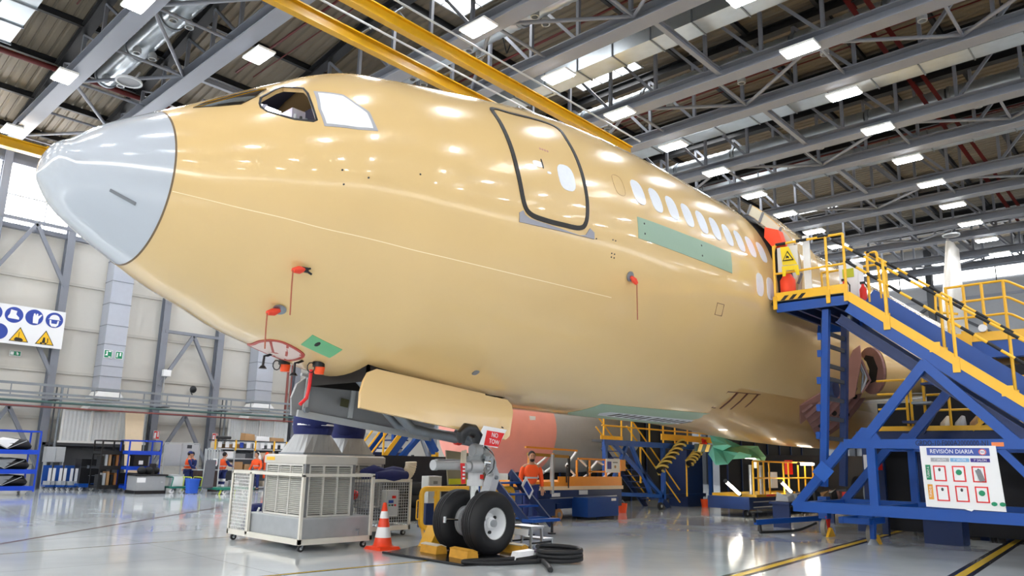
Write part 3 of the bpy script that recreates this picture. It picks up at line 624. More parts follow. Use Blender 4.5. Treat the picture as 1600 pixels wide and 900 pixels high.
part('link_pin', MB().cyl((7.12,-.10,1.26),(7.12,.14,1.26),.035), dsteel, air, True, True)
part('drag_brace', MB().tube([(6.60,-.02,1.86),(5.2,-.02,2.02),(4.3,-.02,2.75)], .085, 14), dsteel, air, True, True)
part('drag_brace', MB().tube([(6.60,.25,1.95),(5.1,.25,2.08),(4.3,.25,2.75)], .06, 12), dsteel, air, True, True)
part('steering_tube', MB().cyl((5.62,-.14,1.46),(6.62,-.14,1.46),.075, n=16).cyl((5.58,-.14,1.46),(5.66,-.14,1.46),.085,n=16), lgrey, air, True, True)
part('steering_tube', MB().cyl((5.9,.16,1.50),(6.62,.16,1.50),.06, n=14), dsteel, air, True, True)
part('steering_collar', MB().cyl((6.36,-.17,1.45),(6.62,-.17,1.45),.10, n=18).cyl((6.22,-.17,1.45),(6.32,-.17,1.45),.10,n=18), lw, air, True, True)
part('landing_light', MB().cyl((6.34,-.26,1.72),(6.50,-.26,1.72),.10,.10,18), lgrey, air, True, True); part('light_lens', MB().cyl((6.33,-.26,1.72),(6.338,-.26,1.72),.085,n=18), mat('lamp glass', 'C9CDD2', .1), air, True, True)
part('drag_joint', MB().cyl((6.42,-.18,1.98),(6.42,.2,1.98),.11,n=18).cyl((6.42,-.22,1.98),(6.42,-.17,1.98),.07,n=14), dsteel, air, True, True)
part('brace_band', MB().cyl((6.18,-.02,1.90),(6.26,-.02,1.89),.10,n=16), red_p, air, True, True)
rnd = random.Random(3)
for i in range(22):
    a, z = rnd.uniform(-2.4,.4), rnd.uniform(1.36,2.1); p = V((gx+.2*math.cos(a), .2*math.sin(a), z)); part('gear_fitting', MB().cyl(p, p+V((rnd.uniform(-.14,.14), rnd.uniform(-.1,.02), rnd.uniform(-.05,.14))), rnd.uniform(.025,.055), n=9), rnd.choice([chrome, alu, lgrey, dsteel, strucd]), air, True, True)
for i in range(4):
    z = 1.25+.1*i; part('hydraulic_hose', MB().tube(rounded([(gx-.1,-.16,1.9-.03*i),(gx+.18+.03*i,-.26,1.7-.05*i),(gx+.26,-.18,1.45-.06*i),(gx+.12,-.15,1.3)], .12), .008, 6), black_p if i == 1 else lgrey, air, True, True)
part('axle_sensor', MB().cyl((6.12,.12,.57),(6.36,.06,.56),.016).cyl((6.12,.12,.52),(6.12,.12,.62),.03), chrome, air, True, True)
part('brake_ring', MB().lathe([(.20,-.03),(.25,-.03),(.25,.03),(.20,.03)], (gx-.0,.16,.525), (0,1,0), 24), lgrey, air, True, True)
# ---- door 2 standing open, its doorway, wing root and engine
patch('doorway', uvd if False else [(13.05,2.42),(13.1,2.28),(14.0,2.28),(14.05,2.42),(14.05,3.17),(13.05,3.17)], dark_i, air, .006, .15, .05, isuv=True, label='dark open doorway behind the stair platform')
od = MB(); vs = []
for i in range(9):
    t = i/8; z = 7.30-.62*t-.55*t*t; y = -2.42-.55*t+.0*t*t
    for x in (12.95, 13.05): vs.append((x, y-.06, z))
dp = []
for p in ((-2.22,7.52),(-2.36,7.41),(-2.50,7.27),(-2.70,7.06),(-2.90,6.83),(-3.06,6.62),(-3.2,6.38),(-3.28,6.1),(-3.31,5.7),(-3.28,5.3)): dp.append(p)
door2 = MB(); vo = [(x, y, z) for y, z in dp for x in (13.2, 14.25)]; door2.add(vo, [(2*i, 2*i+1, 2*i+3, 2*i+2) for i in range(9)])
vi = [(x, y+.10, z-.22) for y, z in dp for x in (13.2, 14.25)]; door2.add(vi, [(2*i, 2*i+2, 2*i+3, 2*i+1) for i in range(9)])
for e in (0, 1): door2.add([vo[2*i+e] for i in range(10)]+[vi[2*i+e] for i in range(10)], [(i, i+1, 11+i, 10+i) for i in range(9)])
cd = part('cabin_door', door2, primer, air, True, True, label='cabin door standing open outside the fuselage')
for i in range(0, 10, 2): y, z = dp[i]; part('door_rib', MB().beam((13.17, y+.10, z-.22), (13.17, y+.0, z), .03, .05), grey_m, cd, False, True)
part('door_lining', MB().add([(13.185, y+.095, z-.21) for y, z in dp]+[(13.185, y+.01, z-.02) for y, z in dp], [(i, i+1, 11+i, 10+i) for i in range(9)]), mat('door lining cream', 'D9D3BE', .6), cd, False, True)
# wings: sections from root to tip, both sides
foil = [(0,0),(.012,.30),(.05,.62),(.12,.88),(.25,1.0),(.45,.92),(.7,.55),(1,.03),(1,-.03),(.7,-.22),(.45,-.55),(.25,-.80),(.12,-.78),(.05,-.58),(.012,-.30)]
for s in (-1, 1):
    mb = MB(); st = [(2.2,17.3,4.05,10.5,.80),(5.5,19.6,4.25,8.6,.66),(9.4,22.3,4.6,6.9,.48),(16,26.8,5.2,5.2,.34),(25,33,6.1,3.2,.2),(29,36,6.6,2.2,.12)]; vs = []
    for y, x, z, c, h in st: vs += [(x+c*a, s*y, z+h*b) for a, b in foil]
    n = len(foil); fs = [(i*n+k, i*n+(k+1) % n, (i+1)*n+(k+1) % n, (i+1)*n+k) for i in range(len(st)-1) for k in range(n)]+[tuple(range(n)), tuple((len(st)-1)*n+k for k in range(n))]
    part('wing', mb.add(vs, fs), primer, air, True, True)
gd = V((1.52,-1.45,.12)).normalized(); gc = V((17.98,-3.15,4.08))-gd*.02; ga = gd.cross(V((0,0,1))).normalized(); gb = ga.cross(gd)
disc = lambda r, a0=0, n=24: [gc+(ga*math.cos(2*math.pi*i/n)+gb*math.sin(2*math.pi*i/n))*r for i in range(n)]
part('root_rib', MB().prism(disc(.615), -gd*.06), brownp, air, False, True, label='pinkish brown open wing root rib')
part('rib_hole', MB().prism([gc-gd*.05+ga*a+gb*b for a, b in ((-.30,-.34),(-.34,.25),(-.1,.42),(.22,.34),(.36,.02),(.2,-.3))], -gd*.03), dark_i, air, False, True)
part('rib_web', MB().prism([(17.6,-2.60,3.3),(17.6,-2.76,3.4),(17.6,-2.98,4.3),(17.6,-2.98,4.72),(17.6,-2.80,4.60),(17.6,-2.60,4.2)], (.06,0,0)), mat('pink brown sealant', 'A4776C', .55), air, False, True)
for i in range(3): part('rib_fitting', MB().tube([(17.7,-2.8-.08*i,4.55-.1*i),(17.8,-2.95-.08*i,4.0-.1*i),(17.75,-2.9,3.5)], .03, 6), [dsteel,lgrey,brownp][i], air, True, True)
part('leading_edge_glove', MB().tube([(17.98,-3.15,4.08),(19.5,-4.6,4.2),(21.5,-6.9,4.45)], .62, 20, rs=[.62,.64,.6]), primer, air, True, True)
part('landing_light', MB().cyl((18.95,-4.55,4.1),(18.75,-4.75,4.1),.19,n=18), dark_i, air, True, True); part('light_lens', MB().cyl((18.8,-4.70,4.1),(18.73,-4.77,4.1),.12,n=18), dsteel, air, True, True)
fr_m = brownp
for i in range(7):
    x = 16.5+.40*i; q = []
    for k in range(9):
        a0_ = (1.245-.03*i)*math.pi; a = a0_+((1.275+.014*i)*math.pi-a0_)*k/8; q.append((x-.12*k*.15, 2.86*math.cos(a), ZA-.1+2.95*math.sin(a)))
    vs = []; fs = []
    for p in q:
        r_ = V((0, p[1], p[2]-ZA)).normalized(); dpt = min(.26, .06+.04*i); vs += [V(p), V(p)+r_*dpt, V(p)+r_*dpt+V((.06,0,0)), V(p)+V((.06,0,0))]
    for k in range(8): fs += [(k*4+m, k*4+(m+1) % 4, k*4+4+(m+1) % 4, k*4+4+m) for m in range(4)]
    fr = part('fairing_frame', MB().add(vs, fs), fr_m, air, False, True)
    for k in range(1, 8, 2):
        r_ = V((0, q[k][1], q[k][2]-ZA)).normalized(); c_ = V(q[k])+r_*dpt*.55; 
        if dpt > .2: part('frame_hole', MB().cyl(c_+V((-.006,0,0)), c_+V((-.002,0,0)), .07, n=10), dark_i, fr, False, True)
tri = [sp(13.75, 3.62, .03), sp(14.35, 3.35, .05), sp(14.6, 3.95, .06)]
part('fairing_skin', MB().prism([sp(16.35,4.02,.01), sp(17.0,3.80,.03), sp(17.3,3.85,.16), sp(17.2,4.20,.16)], sp(16.5,3.9,.03)-sp(16.5,3.9,0)), mat('pink brown sealant', 'A4776C', .55), air, False, True)
ribbon('fairing_edge', smoothloop(uv(P3((15.5,-.45,2.52),(16.31,-.98,2.66),(16.4,-1.4,2.87),(16.454,-1.79,3.124))), False, 5), .03, hb, air, False, .02)
bf = MB(); vs = []; fs = []
for i, (x, o) in enumerate(((12.8,.004),(14,.05),(15.2,.12),(17,.24),(20,.30),(24,.30))):
    for k in range(13):
        a = 1.26*math.pi+.48*math.pi*k/12; p = sp(x, a, .004+o*math.sin(math.pi*k/12)); vs.append(p)
fs = [(i*13+k, i*13+k+1, (i+1)*13+k+1, (i+1)*13+k) for i in range(5) for k in range(12)]
part('belly_fairing', bf.add(vs, fs), mat('belly primer ochre', 'CDA362', .3, coat=.3), air, True, True)
for s in (1, -1):
    e = MB(); R = 1.45; yc = 9.37*s
    n_ = part('engine_nacelle', MB().lathe([(1.15,18.3),(1.49,18.35),(1.52,19.2),(1.52,20.9),(1.40,22.6),(1.1,24),(.7,25)], (0, yc, 2.62), (1,0,0), 40), mat('nacelle grey', 'A8A9A9', .35), air, True, True)
    c_ = part('intake_cover', MB().lathe([(.1,15.0),(1.1,15.05),(1.42,15.3),(1.50,15.9),(1.53,18.35)], (0, yc, 2.62), (1,0,0), 40), pink_c, n_, True, True, label='salmon cloth cover over the engine intake')
    part('cover_label', MB().box((16.95, yc-1.47, 2.75), (17.25, yc-1.40, 3.1)), signw, n_, False, True)
    part('pylon', MB().prism([(20.5,yc-.2,4.0),(22.4,yc-.2,4.6),(27,yc-.2,4.6),(25,yc-.2,3.6)], (0,.4,0)), primer, air, False, True)
# tail fin far behind, seen nearly edge-on
fin = MB(); vs = []
for z, x, c, h in ((6.6,38.7,6.4,.34),(10.5,40.6,4.4,.26),(14.1,42.4,2.6,.16)): vs += [(x+c*a, .0+h*b*(1 if True else 1), z) for a, b in foil]
n = len(foil); fs = [(i*n+k, i*n+(k+1) % n, (i+1)*n+(k+1) % n, (i+1)*n+k) for i in range(2) for k in range(n)]+[tuple(2*n+k for k in range(n))]
part('tail_fin', fin.add(vs, fs), mat('fin pale cream', 'E9E2D6', .3), air, True, True)
# ================================================================ THINGS ON THE SIDE WALL
def flatsign(t, name, pts, y, m, th=.006):   # polygon in (x, z) facing -Y, front at y-th
    return part(name, MB().prism([(x, y, z) for x, z in pts], (0, -th, 0)), m, t, False, True)
def circ(cx, cz, r, n=28): return [(cx+r*math.cos(2*math.pi*i/n), cz+r*math.sin(2*math.pi*i/n)) for i in range(n)]
t = thing('safety_sign', 'large white sign board with blue circles and yellow warning triangles', 'sign', (4.9, 25.68, 5.7))
flatsign(t, 'board', [(3.4,5.72),(7.12,5.71),(7.11,7.29),(3.4,7.31)], 25.68, signw, .04)
Y = 25.635
for cx, cz in ((4.52,6.89),(5.25,6.89),(5.97,6.90),(6.71,6.89),(4.80,6.16),(3.80,6.9),(4.05,6.17)):
    flatsign(t, 'blue_disc', circ(cx, cz, .325), Y, signb)
def icon(nm, pts, dy=.008): flatsign(t, nm, pts, Y-dy, signw)
icon('boot', [(5.12,7.10),(5.34,7.06),(5.32,6.92),(5.44,6.80),(5.44,6.72),(5.06,6.74),(5.04,6.80),(5.10,6.92)])
icon('glove', [(5.94,6.66),(6.12,6.65),(6.13,6.85),(6.24,7.02),(6.20,7.05),(6.10,6.96),(6.09,7.06),(6.04,7.07),(6.02,6.98),(5.98,7.07),(5.94,7.06),(5.92,6.9)])
icon('helmet', [(6.47,6.91)]+[(6.71+.19*math.cos(a*.314), 6.94+.18*math.sin(a*.314)) for a in range(10, -1, -1)]+[(6.95,6.91)]); icon('face', [(6.53,6.88),(6.59,6.88),(6.61,6.74),(6.81,6.74),(6.83,6.88),(6.89,6.88),(6.87,6.70),(6.79,6.61),(6.63,6.61),(6.55,6.70)])
icon('cup', [(4.36,7.05),(4.48,7.02),(4.5,6.78),(4.36,6.75)]); icon('mask', [(4.47,6.28),(4.62,6.30),(4.66,6.14),(4.56,6.04),(4.46,6.1)])
for cx, cz in ((5.54,6.03),(6.47,6.02)):
    for r, m, d in ((.40, signk, 0), (.345, signy, .008)):
        a = [(cx+r*math.cos(math.pi/2+k*2.0944), cz+r*math.sin(math.pi/2+k*2.0944)) for k in range(3)]; flatsign(t, 'warning_triangle', a, Y-d, m)
flatsign(t, 'hanging_load', [(5.36,5.90),(5.42,6.0),(5.62,5.98),(5.70,5.9),(5.66,5.86),(5.42,5.86)], Y-.016, signk); flatsign(t, 'hook', [(5.51,6.0),(5.53,6.0),(5.53,6.22),(5.51,6.22)], Y-.016, signk)
for pts in ([(6.30,5.88),(6.56,5.87),(6.56,5.90),(6.30,5.91)], [(6.36,5.91),(6.48,5.91),(6.46,6.12),(6.40,6.12)], [(6.55,5.9),(6.58,5.9),(6.58,6.1),(6.55,6.1)]): flatsign(t, 'forklift_mark', pts, Y-.016, signk)
flatsign(t, 'forklift_mark', circ(6.34,5.86,.03,10), Y-.018, signk); flatsign(t, 'forklift_mark', circ(6.5,5.86,.03,10), Y-.018, signk)
def small_sign(lab, x0, x1, z0, z1, y, m, marks, cat='sign', grp=None):
    t = thing('wall_sign', lab, cat, ((x0+x1)/2, y, z0), group=grp); flatsign(t, 'plate', [(x0,z0),(x1,z0),(x1,z1),(x0,z1)], y, signw, .012)
    e = .02; flatsign(t, 'colour_field', [(x0+e,z0+e),(x1-e,z0+e),(x1-e,z1-e),(x0+e,z1-e)], y-.012, m, .004)
    for pts in marks: flatsign(t, 'pictogram', [(x0+(x1-x0)*a, z0+(z1-z0)*b) for a, b in pts], y-.016, signw, .004)
run = [(.55,.3),(.62,.5),(.58,.8),(.66,.82),(.72,.6),(.8,.55),(.74,.2),(.68,.2),(.66,.4)]
small_sign('small green exit sign with running figure under the safety board', 5.46, 5.87, 5.31, 5.53, 26.36, signg, [[(.08,.2),(.36,.2),(.36,.8),(.08,.8)], run])
small_sign('left green rescue sign on the wall duct', 8.74, 9.08, 5.54, 5.90, 25.49, signg, [[(.1,.3),(.3,.5),(.25,.85),(.4,.85),(.45,.3)], [(.5,.75),(.85,.75),(.85,.9),(.5,.9)], [(.55,.1),(.85,.1),(.85,.2),(.55,.2)]])
small_sign('right green rescue sign on the wall duct', 9.21, 9.52, 5.54, 5.88, 25.49, signg, [[(.15,.2),(.3,.2),(.35,.8),(.2,.8)], [(.55,.4),(.75,.4),(.75,.85),(.55,.85)]])
for x, n in ((11.5,'first'), (14.25,'second')):
    small_sign('red and white fire extinguisher sign on the %s lattice column from the racks' % n, x-.14, x+.14, 2.12, 2.52, 25.82, signr, [[(.1,.15),(.4,.15),(.45,.8),(.15,.75)], [(.6,.3),(.85,.3),(.85,.9),(.6,.9)], [(.1,.02),(.9,.02),(.9,.08),(.1,.08)]])
for i, (x0, x1, la) in enumerate(((8.72, 9.60, 'right of the safety sign board'), (15.95, 16.85, 'farther along, below the nose'))):
    t = thing('wall_duct', 'pale galvanised vertical air duct on the wall, %s' % la, 'duct', (x0, 25.6, 4.2), group='wall ducts')
    for a, b in ((4.12,4.75),(4.75,5.2),(5.2,6.16),(6.16,7.01),(7.01,7.99),(7.99,9.0),(9.0,9.95),(9.95,11),(11,13)):
        part('duct_section', MB().box((x0, 25.52, a+.012), (x1, 26.38, b-.012)), mat('pale duct sheet', 'B4BAC6', .4, .3), t, False, True); part('duct_seam', MB().box((x0-.015, 25.50, a-.02), (x1+.015, 26.38, a+.012)), mat('duct seam grey', '7E848E', .5), t, False, True)
    part('outlet_hood', MB().add([(x0,25.5,4.08),(x1,25.5,4.08),(x1,26.3,4.08),(x0,26.3,4.08),(x0-.25,25.3,3.75),(x1+.2,25.3,3.75),(x1+.2,26.3,3.75),(x0-.25,26.3,3.75)], [(0,1,2,3),(0,4,5,1),(1,5,6,2),(2,6,7,3),(3,7,4,0),(4,7,6,5)]), white_p, t, False, True)
    part('outlet_hood', MB().add([(x0-.25,25.2,3.55),(x1+.05,25.2,3.55),(x1+.05,26.2,3.55),(x0-.25,26.2,3.55),(x0-.45,25.1,3.28),(x1+.2,25.1,3.28),(x1+.2,26.2,3.28),(x0-.45,26.2,3.28)], [(0,1,2,3),(0,4,5,1),(1,5,6,2),(2,6,7,3),(3,7,4,0),(4,7,6,5)]), white_p, t, False, True)
t = thing('cable_tray', 'long grey cable ladder running along the wall at first floor height', 'cable tray', (2, 24.6, 3.7))
for z, r in ((4.10,.05),(3.76,.045),(3.60,.045)): part('tray_rail', MB().beam((0, 24.6, z), (27, 24.6, z), .04, r*2), dsteel, t, False, True)
part('tray_floor', MB().box((0, 24.65, 3.60), (27, 25.1, 3.64)), strucd, t, False, True)
pm = MB().beam((0,0,0), (0,0,.52), .035).mesh('tray_post', dsteel); am = MB().beam((0,0,0), (0,1.6,0), .06).mesh('tray_bracket', strucd)
x = .3
while x < 27: same('tray_post', pm, t, (x-2, 0, -.12)); x += 1.0
for x in cols:
    if 2 < x < 27: same('tray_bracket', am, t, (x-2, 0, -.14))
solo('wall_pipe', MB().tube([(0,24.5,3.42),(27,24.5,3.42)], .05, 10), mat('teal green pipe paint', '46625E', .4), 'dark green pipe below the cable ladder', 'pipe', True)
solo('wall_pipe', MB().tube([(0,24.45,3.22),(27,24.45,3.22)], .035, 10), mat('brick red pipe paint', '7E3E38', .4), 'red pipe below the green one along the wall', 'pipe', True)
solo('wall_pipe', MB().tube([(17.4,25,3.2),(17.4,25,8)], .06, 10).tube([(17.62,25,4.0),(17.62,25,8)], .04, 10), mat('brick red pipe paint', '7E3E38', .4), 'pair of upright pipes under the nose, one red', 'pipe', True)
for i, (x, la) in enumerate(((7.45,'left of the first shutter'), (14.7,'left of the second shutter'))):
    solo('downpipe', MB().tube([(x,25.9,0),(x,25.9,4.2)], .05, 8), dsteel, 'thin grey pipe down the wall %s' % la, 'pipe', True); solo('downpipe', MB().tube([(x-.2,25.9,0),(x-.2,25.9,4.2)], .03, 8), strucd, 'thinner dark pipe %s, beside the grey one' % la, 'pipe', True)
t = thing('junction_box', 'small white box on the second wall column', 'box', (11.63, 25.9, 5.02)); part('case', MB().box((11.45, 25.72, 5.02), (11.8, 25.92, 5.32)), signw, t, False, True); part('conduit', MB().tube([(11.6,25.9,5.02),(11.6,25.9,3.5)], .02, 6), lgrey, t, True, True)
t = thing('wall_horn', 'round black wall loudspeaker above the cable ladder', 'speaker', (13.1, 26.2, 4.4)); part('dish', MB().lathe([(.02,.10),(.14,.04),(.17,0),(.15,-.04),(.05,-.1)], (13.1, 26.15, 4.55), (0,-1,0), 20, caps=True), black_p, t, True, True); part('bracket', MB().beam((13.1,26.2,4.3),(13.1,26.45,4.5), .04), strucd, t, False, True)
ribm = mat('ribbed shutter white', 'DDE0E2', .45)
for i, (x0, x1, la) in enumerate(((7.62, 11.0, ''), (14.95, 18.2, ''))):
    d = struct('door_%d' % (i+1), MB().box((x0-.12, 25.95, 1.78), (x1+.12, 26.35, 1.9)), strucd)
    n = 3 if i == 0 else 4
    for k in range(n):
        a = x0+(x1-x0)*k/n; b = x0+(x1-x0)*(k+1)/n; mb = MB(); m = 14; vs = []
        for j in range(m+1): vs += [(a+.03+(b-a-.06)*j/m, 25.92+(.02 if j % 2 else 0))]
        mb.add([(x, y, z) for z in (1.92, 3.2) for x, y in vs], [(j, j+1, m+2+j, m+1+j) for j in range(m)]); part('shutter_panel', mb, ribm, d)
        part('shutter_post', MB().box((a-.04, 25.86, 1.88), (a+.04, 26.0, 3.25)), white_p, d)
    part('lintel', MB().box((x0-.1, 25.84, 1.86), (x1+.1, 26.0, 1.95)), white_p, d); part('opening', MB().box((x0-.5, 26.38, 0), (x1+.3, 26.49, 1.8)), mat('dim store room', '4A4C50', .8), d); part('frame', MB().box((x0-.6, 25.9, 0), (x0-.5, 26.45, 1.86)), strucd, d); part('frame', MB().box((x0-.6, 25.9, 1.74), (x1, 26.45, 1.86)), strucd, d)
# ================================================================ WORK AREA ALONG THE WALL
caster_bm = {}
def caster(parent, x, y, z0, r=.06, m=black_r, yoke=dsteel):
    w = part('caster', MB().cyl((x, y-r*.35, z0+r), (x, y+r*.35, z0+r), r, n=16), m, parent, True); part('caster_yoke', MB().beam((x, y-r*.5, z0+r), (x+r*.6, y-r*.5, z0+2.4*r), r*.5, r*.2, (0,1,0)).beam((x, y+r*.5, z0+r), (x+r*.6, y+r*.5, z0+2.4*r), r*.5, r*.2, (0,1,0)).cbox((x+r*.6, 0+y, z0+2.4*r), (r*1.4, r*1.4, r*.3)), yoke, w)
    part('caster_hub', MB().cyl((x, y-r*.4, z0+r), (x, y+r*.4, z0+r), r*.45, n=12), lgrey, w, True)
def rack(loc, L, D, zs, lab, top, group='blue rolling racks', txt=True, m=rblue_p):
    t = thing('rolling_rack', lab, 'rack', loc, group=group)
    for x in (0, L):
        for y in (0, D): part('post', MB().beam((x, y, .12), (x, y, top), .05), m, t)
    for z in zs:
        for y in (0, D): part('shelf_beam', MB().box((-.02, y-.02, z-.075), (L+.02, y+.02, z+.075)), m, t)
        for x in (0, L): part('shelf_beam', MB().box((x-.02, 0, z-.05), (x+.02, D, z+.05)), m, t)
        part('shelf', MB().box((0, 0, z-.02), (L, D, z+.02)), black_p, t)
        if txt: part('lettering', MB().box((L*.42, -.028, z-.02), (L*.62, -.02, z+.025)), signw, t) if False else None
    for y in (0, D): part('top_bar', MB().beam((0, y, top), (L, y, top), .05), m, t)
    for x in (0, L): part('top_bar', MB().beam((x, 0, top), (x, D, top), .05), m, t)
    for x in (.15, L-.15):
        for y in (.1, D-.1): caster(t, x, y, 0, .05, dsteel)
    return t
r1 = rack((3.1, 20.6, 0), 2.4, 1.2, (.24, .80, 1.46), 'blue rolling rack nearest the left edge loaded with black covers', 2.17)
def bundle(loc, lab, rot, white=False):
    t = thing('wrapped_part', lab, 'aircraft part', loc, rz=rot, group='wrapped parts on the rack')
    part('cover', MB().tube([(0,0,.2),(.25,.02,.24),(.8,0,.23),(1.25,0,.2),(1.4,0,.14)], .2, 14, rs=[.10,.2,.22,.2,.06]), mat('black glossy cover', '121318', .3), t, True)
    part('sheet', MB().add([(.15,-.17,.36),(.62,-.23,.10),(.95,-.2,.40),(.5,-.05,.46)], [(0,1,2),(0,2,3)]), signw if white else dsteel, t)
    for p, q in (((.12,-.19,.34),(.62,-.26,.08)), ((.62,-.26,.08),(1.2,-.18,.36))): part('piping', MB().tube([p, q], .014, 6), lgrey, t, True)
for i, z in enumerate((.26, .82, 1.48)): bundle((3.95, 20.95, z), 'black wrapped part on the %s shelf of the left rack' % ['bottom','middle','top'][i], 0.03*i, i == 2)
for i, z in enumerate((.26, .82, 1.48)): bundle((3.2, 21.5, z), 'black wrapped part behind on the %s shelf of the left rack' % ['bottom','middle','top'][i], 0.05, False)
t = thing('grey_cabinet', 'light grey two door cabinet on legs left of the shutter opening', 'cabinet', (6.95, 25.0, 0)); part('body', MB().box((0,0,1.07),(.68,.4,1.68)), lgrey, t)
for i in (0,1): part('door', MB().box((.01+.335*i,-.02,1.09),(.33+.335*i,0,1.66)), lgrey, t); part('leg', MB().box((.03+.6*i,.02,0),(.07+.6*i,.36,1.07)), lgrey, t)
for i in range(3):
    t = thing('parts_trolley', ['small blue trolley with white tags below the grey cabinet','small blue trolley beside it, nearer the black case','wide blue trolley with pale sheets'][i], 'trolley', (6.85+.33*i, 24.2-.2*i, 0), group='small blue trolleys'); w = .3 if i < 2 else .34
    part('deck', MB().box((0,0,.12),(w,.6,.2)), blue_p, t); part('back_panel', MB().box((0,.55,.2),(w,.6,.95)), blue_p, t)
    for k in range(2): part('tag', MB().box((.05+k*w*.5,-.01,.35),(.12+k*w*.5+.03,.01,.85)), signw, t); part('bin', MB().box((.04+k*w*.5,0,.2),(.04+w*.42+k*w*.5,.5,.34)), lgrey, t)
    for x in (.06, w-.06):
        for y in (.08,.5): caster(t, x, y, 0, .05, white_p)
t = thing('flight_case', 'large black equipment case in front of the shutter opening', 'case', (7.85, 23.6, .28)); part('body', MB().box((0,0,0),(.95,.7,.95)), black_p, t); part('lid_edge', MB().box((-.01,-.012,.62),(.96,0,.65)), strucd, t)
for i in (0,1): part('latch', MB().box((.22+.45*i,-.02,.58),(.30+.45*i,0,.70)), dsteel, t); part('handle', MB().tube([(.3,-.01,.3),(.3,-.05,.3),(.6,-.05,.3),(.6,-.01,.3)], .012, 6), dsteel, t, True)
for i in range(2):
    t = thing('dolly', 'low blue dolly with white wheels %s' % ['under the black case','right of the black case'][i], 'dolly', (7.75+1.05*i, 23.3-.5*i, 0), group='low dollies'); part('deck', MB().box((0,0,.18),(.98,1.0,.27)), blue_p, t); part('edge_rail', MB().box((0,-.02,.14),(.98,.02,.28)), blue_p, t)
    for x in (.12,.5,.86):
        for y in (.1,.9): caster(t, x, y, 0, .07, white_p)
t = thing('black_crate', 'black plastic crate on the blue dolly beside the case', 'crate', (8.9, 22.95, .28)); part('body', MB().box((0,0,0),(.75,.7,.42)), black_p, t); part('rim', MB().box((-.02,-.02,.38),(.77,.72,.43)), black_r, t)
r2 = rack((7.98, 21.9, 0), .72, .9, (.2, .93, 1.5), 'dark framed rack with upright parts behind the blue one', 1.95, m=black_p, txt=False)
r3 = rack((8.75, 21.3, 0), 1.2, .9, (.22, .93, 1.52), 'blue rolling rack with stacked black parts beside the grey box', 1.98)
for j, z in enumerate((.24, .95)):
    for i in range(5):
        c = [black_p, lgrey, card, black_p, mat('amber cloth', 'A06A3C', .8)][i]
        o = solo('boxed_part', MB().box((8.03+.135*i, 22.0, z), (8.12+.135*i, 22.5, z+.42+.06*(i % 3))), c, 'upright %s part %s on the %s shelf of the dark rack' % (['black','grey','brown','black','amber'][i], ['leftmost','second','in the middle','fourth','rightmost'][i], ['bottom','middle'][j]), 'part', group='upright parts on the dark rack')
for i, z in enumerate((.24, .95)):
    t = thing('monitor_case', 'black case with a pale label on the %s shelf of the blue rack' % ['bottom','middle'][i], 'case', (9.25, 21.5, z), group='black cases on the blue rack'); part('body', MB().box((-.25,-.1,0),(.3,.3,.44)), black_p, t); part('label', MB().box((-.06,-.112,.12),(.1,-.1,.27)), signw, t); part('lid', MB().box((-.3,-.14,.44),(.36,.34,.50)), black_p, t)
t = thing('leaning_panel', 'tall cream aircraft panel leaning against the wall', 'panel', (9.9, 25.0, 0)); part('skin', MB().prism([(0,-.5,.1),(.55,-.5,.1),(.86,.5,3.25),(.05,.5,3.22)], (.0,.06,-.02)), mat('cream composite', 'EFD9B8', .5), t); part('edge_rail', MB().tube([(.62,-.5,.1),(.95,.5,3.2)], .025, 8), dsteel, t, True); part('edge_rail', MB().tube([(.70,-.5,.1),(1.05,.5,3.2)], .02, 8), black_p, t, True)
t = thing('grey_chest', 'grey metal chest with a white label and black plinth', 'box', (8.8, 20.4, 0)); part('plinth', MB().box((-.03,-.03,.0),(1.12,.93,.12)), black_p, t); part('body', MB().box((0,0,.12),(1.08,.9,.66)), mat('chest grey', '9A9DA0', .4), t); part('label', MB().box((.02,-.01,.42),(.34,0,.6)), signw, t); part('tray', MB().box((-.05,-.05,.66),(1.15,.95,.72)), black_p, t); part('handle', MB().box((.9,-.02,.42),(.99,0,.45)), lgrey, t)
for i in range(3):
    solo('tool_bag', MB().sphere((9.1+.3*i, 20.8+.1*i, .86), .16, 12, sc=(1,1,.95)), black_r, 'black soft bag on the grey chest, %s' % ['leftmost','middle','rightmost'][i], 'bag', True, 'bags on the grey chest')
t = thing('monitor', 'black monitor standing on the grey chest', 'monitor', (9.55, 20.9, .72)); part('screen', MB().box((-.12,-.02,.05),(.12,.02,.4)), black_p, t); part('foot', MB().cyl((0,0,0),(0,0,.05), .09), black_p, t)
t = thing('framed_whiteboard', 'pale glass screen in a grey frame behind the workers', 'board', (10.95, 23.4, 0))
for x in (0, .75, 1.5): part('post', MB().beam((x,0,0),(x,0,1.98), .05), lgrey, t)
part('top_rail', MB().beam((0,0,1.96),(1.5,0,1.96), .05), lgrey, t)
for i in (0,1): part('pane', MB().box((.03+.75*i,-.01,1.0),(.72+.75*i,.01,1.92)), mat('pale screen', 'B9BDC2', .3), t)
part('notice', MB().box((.95,-.03,1.75),(1.15,-.012,1.9)), strucd, t)
gm = mat('green enamel', '1E7A66', .4); yg = mat('lime tube', 'C8D84A', .4)
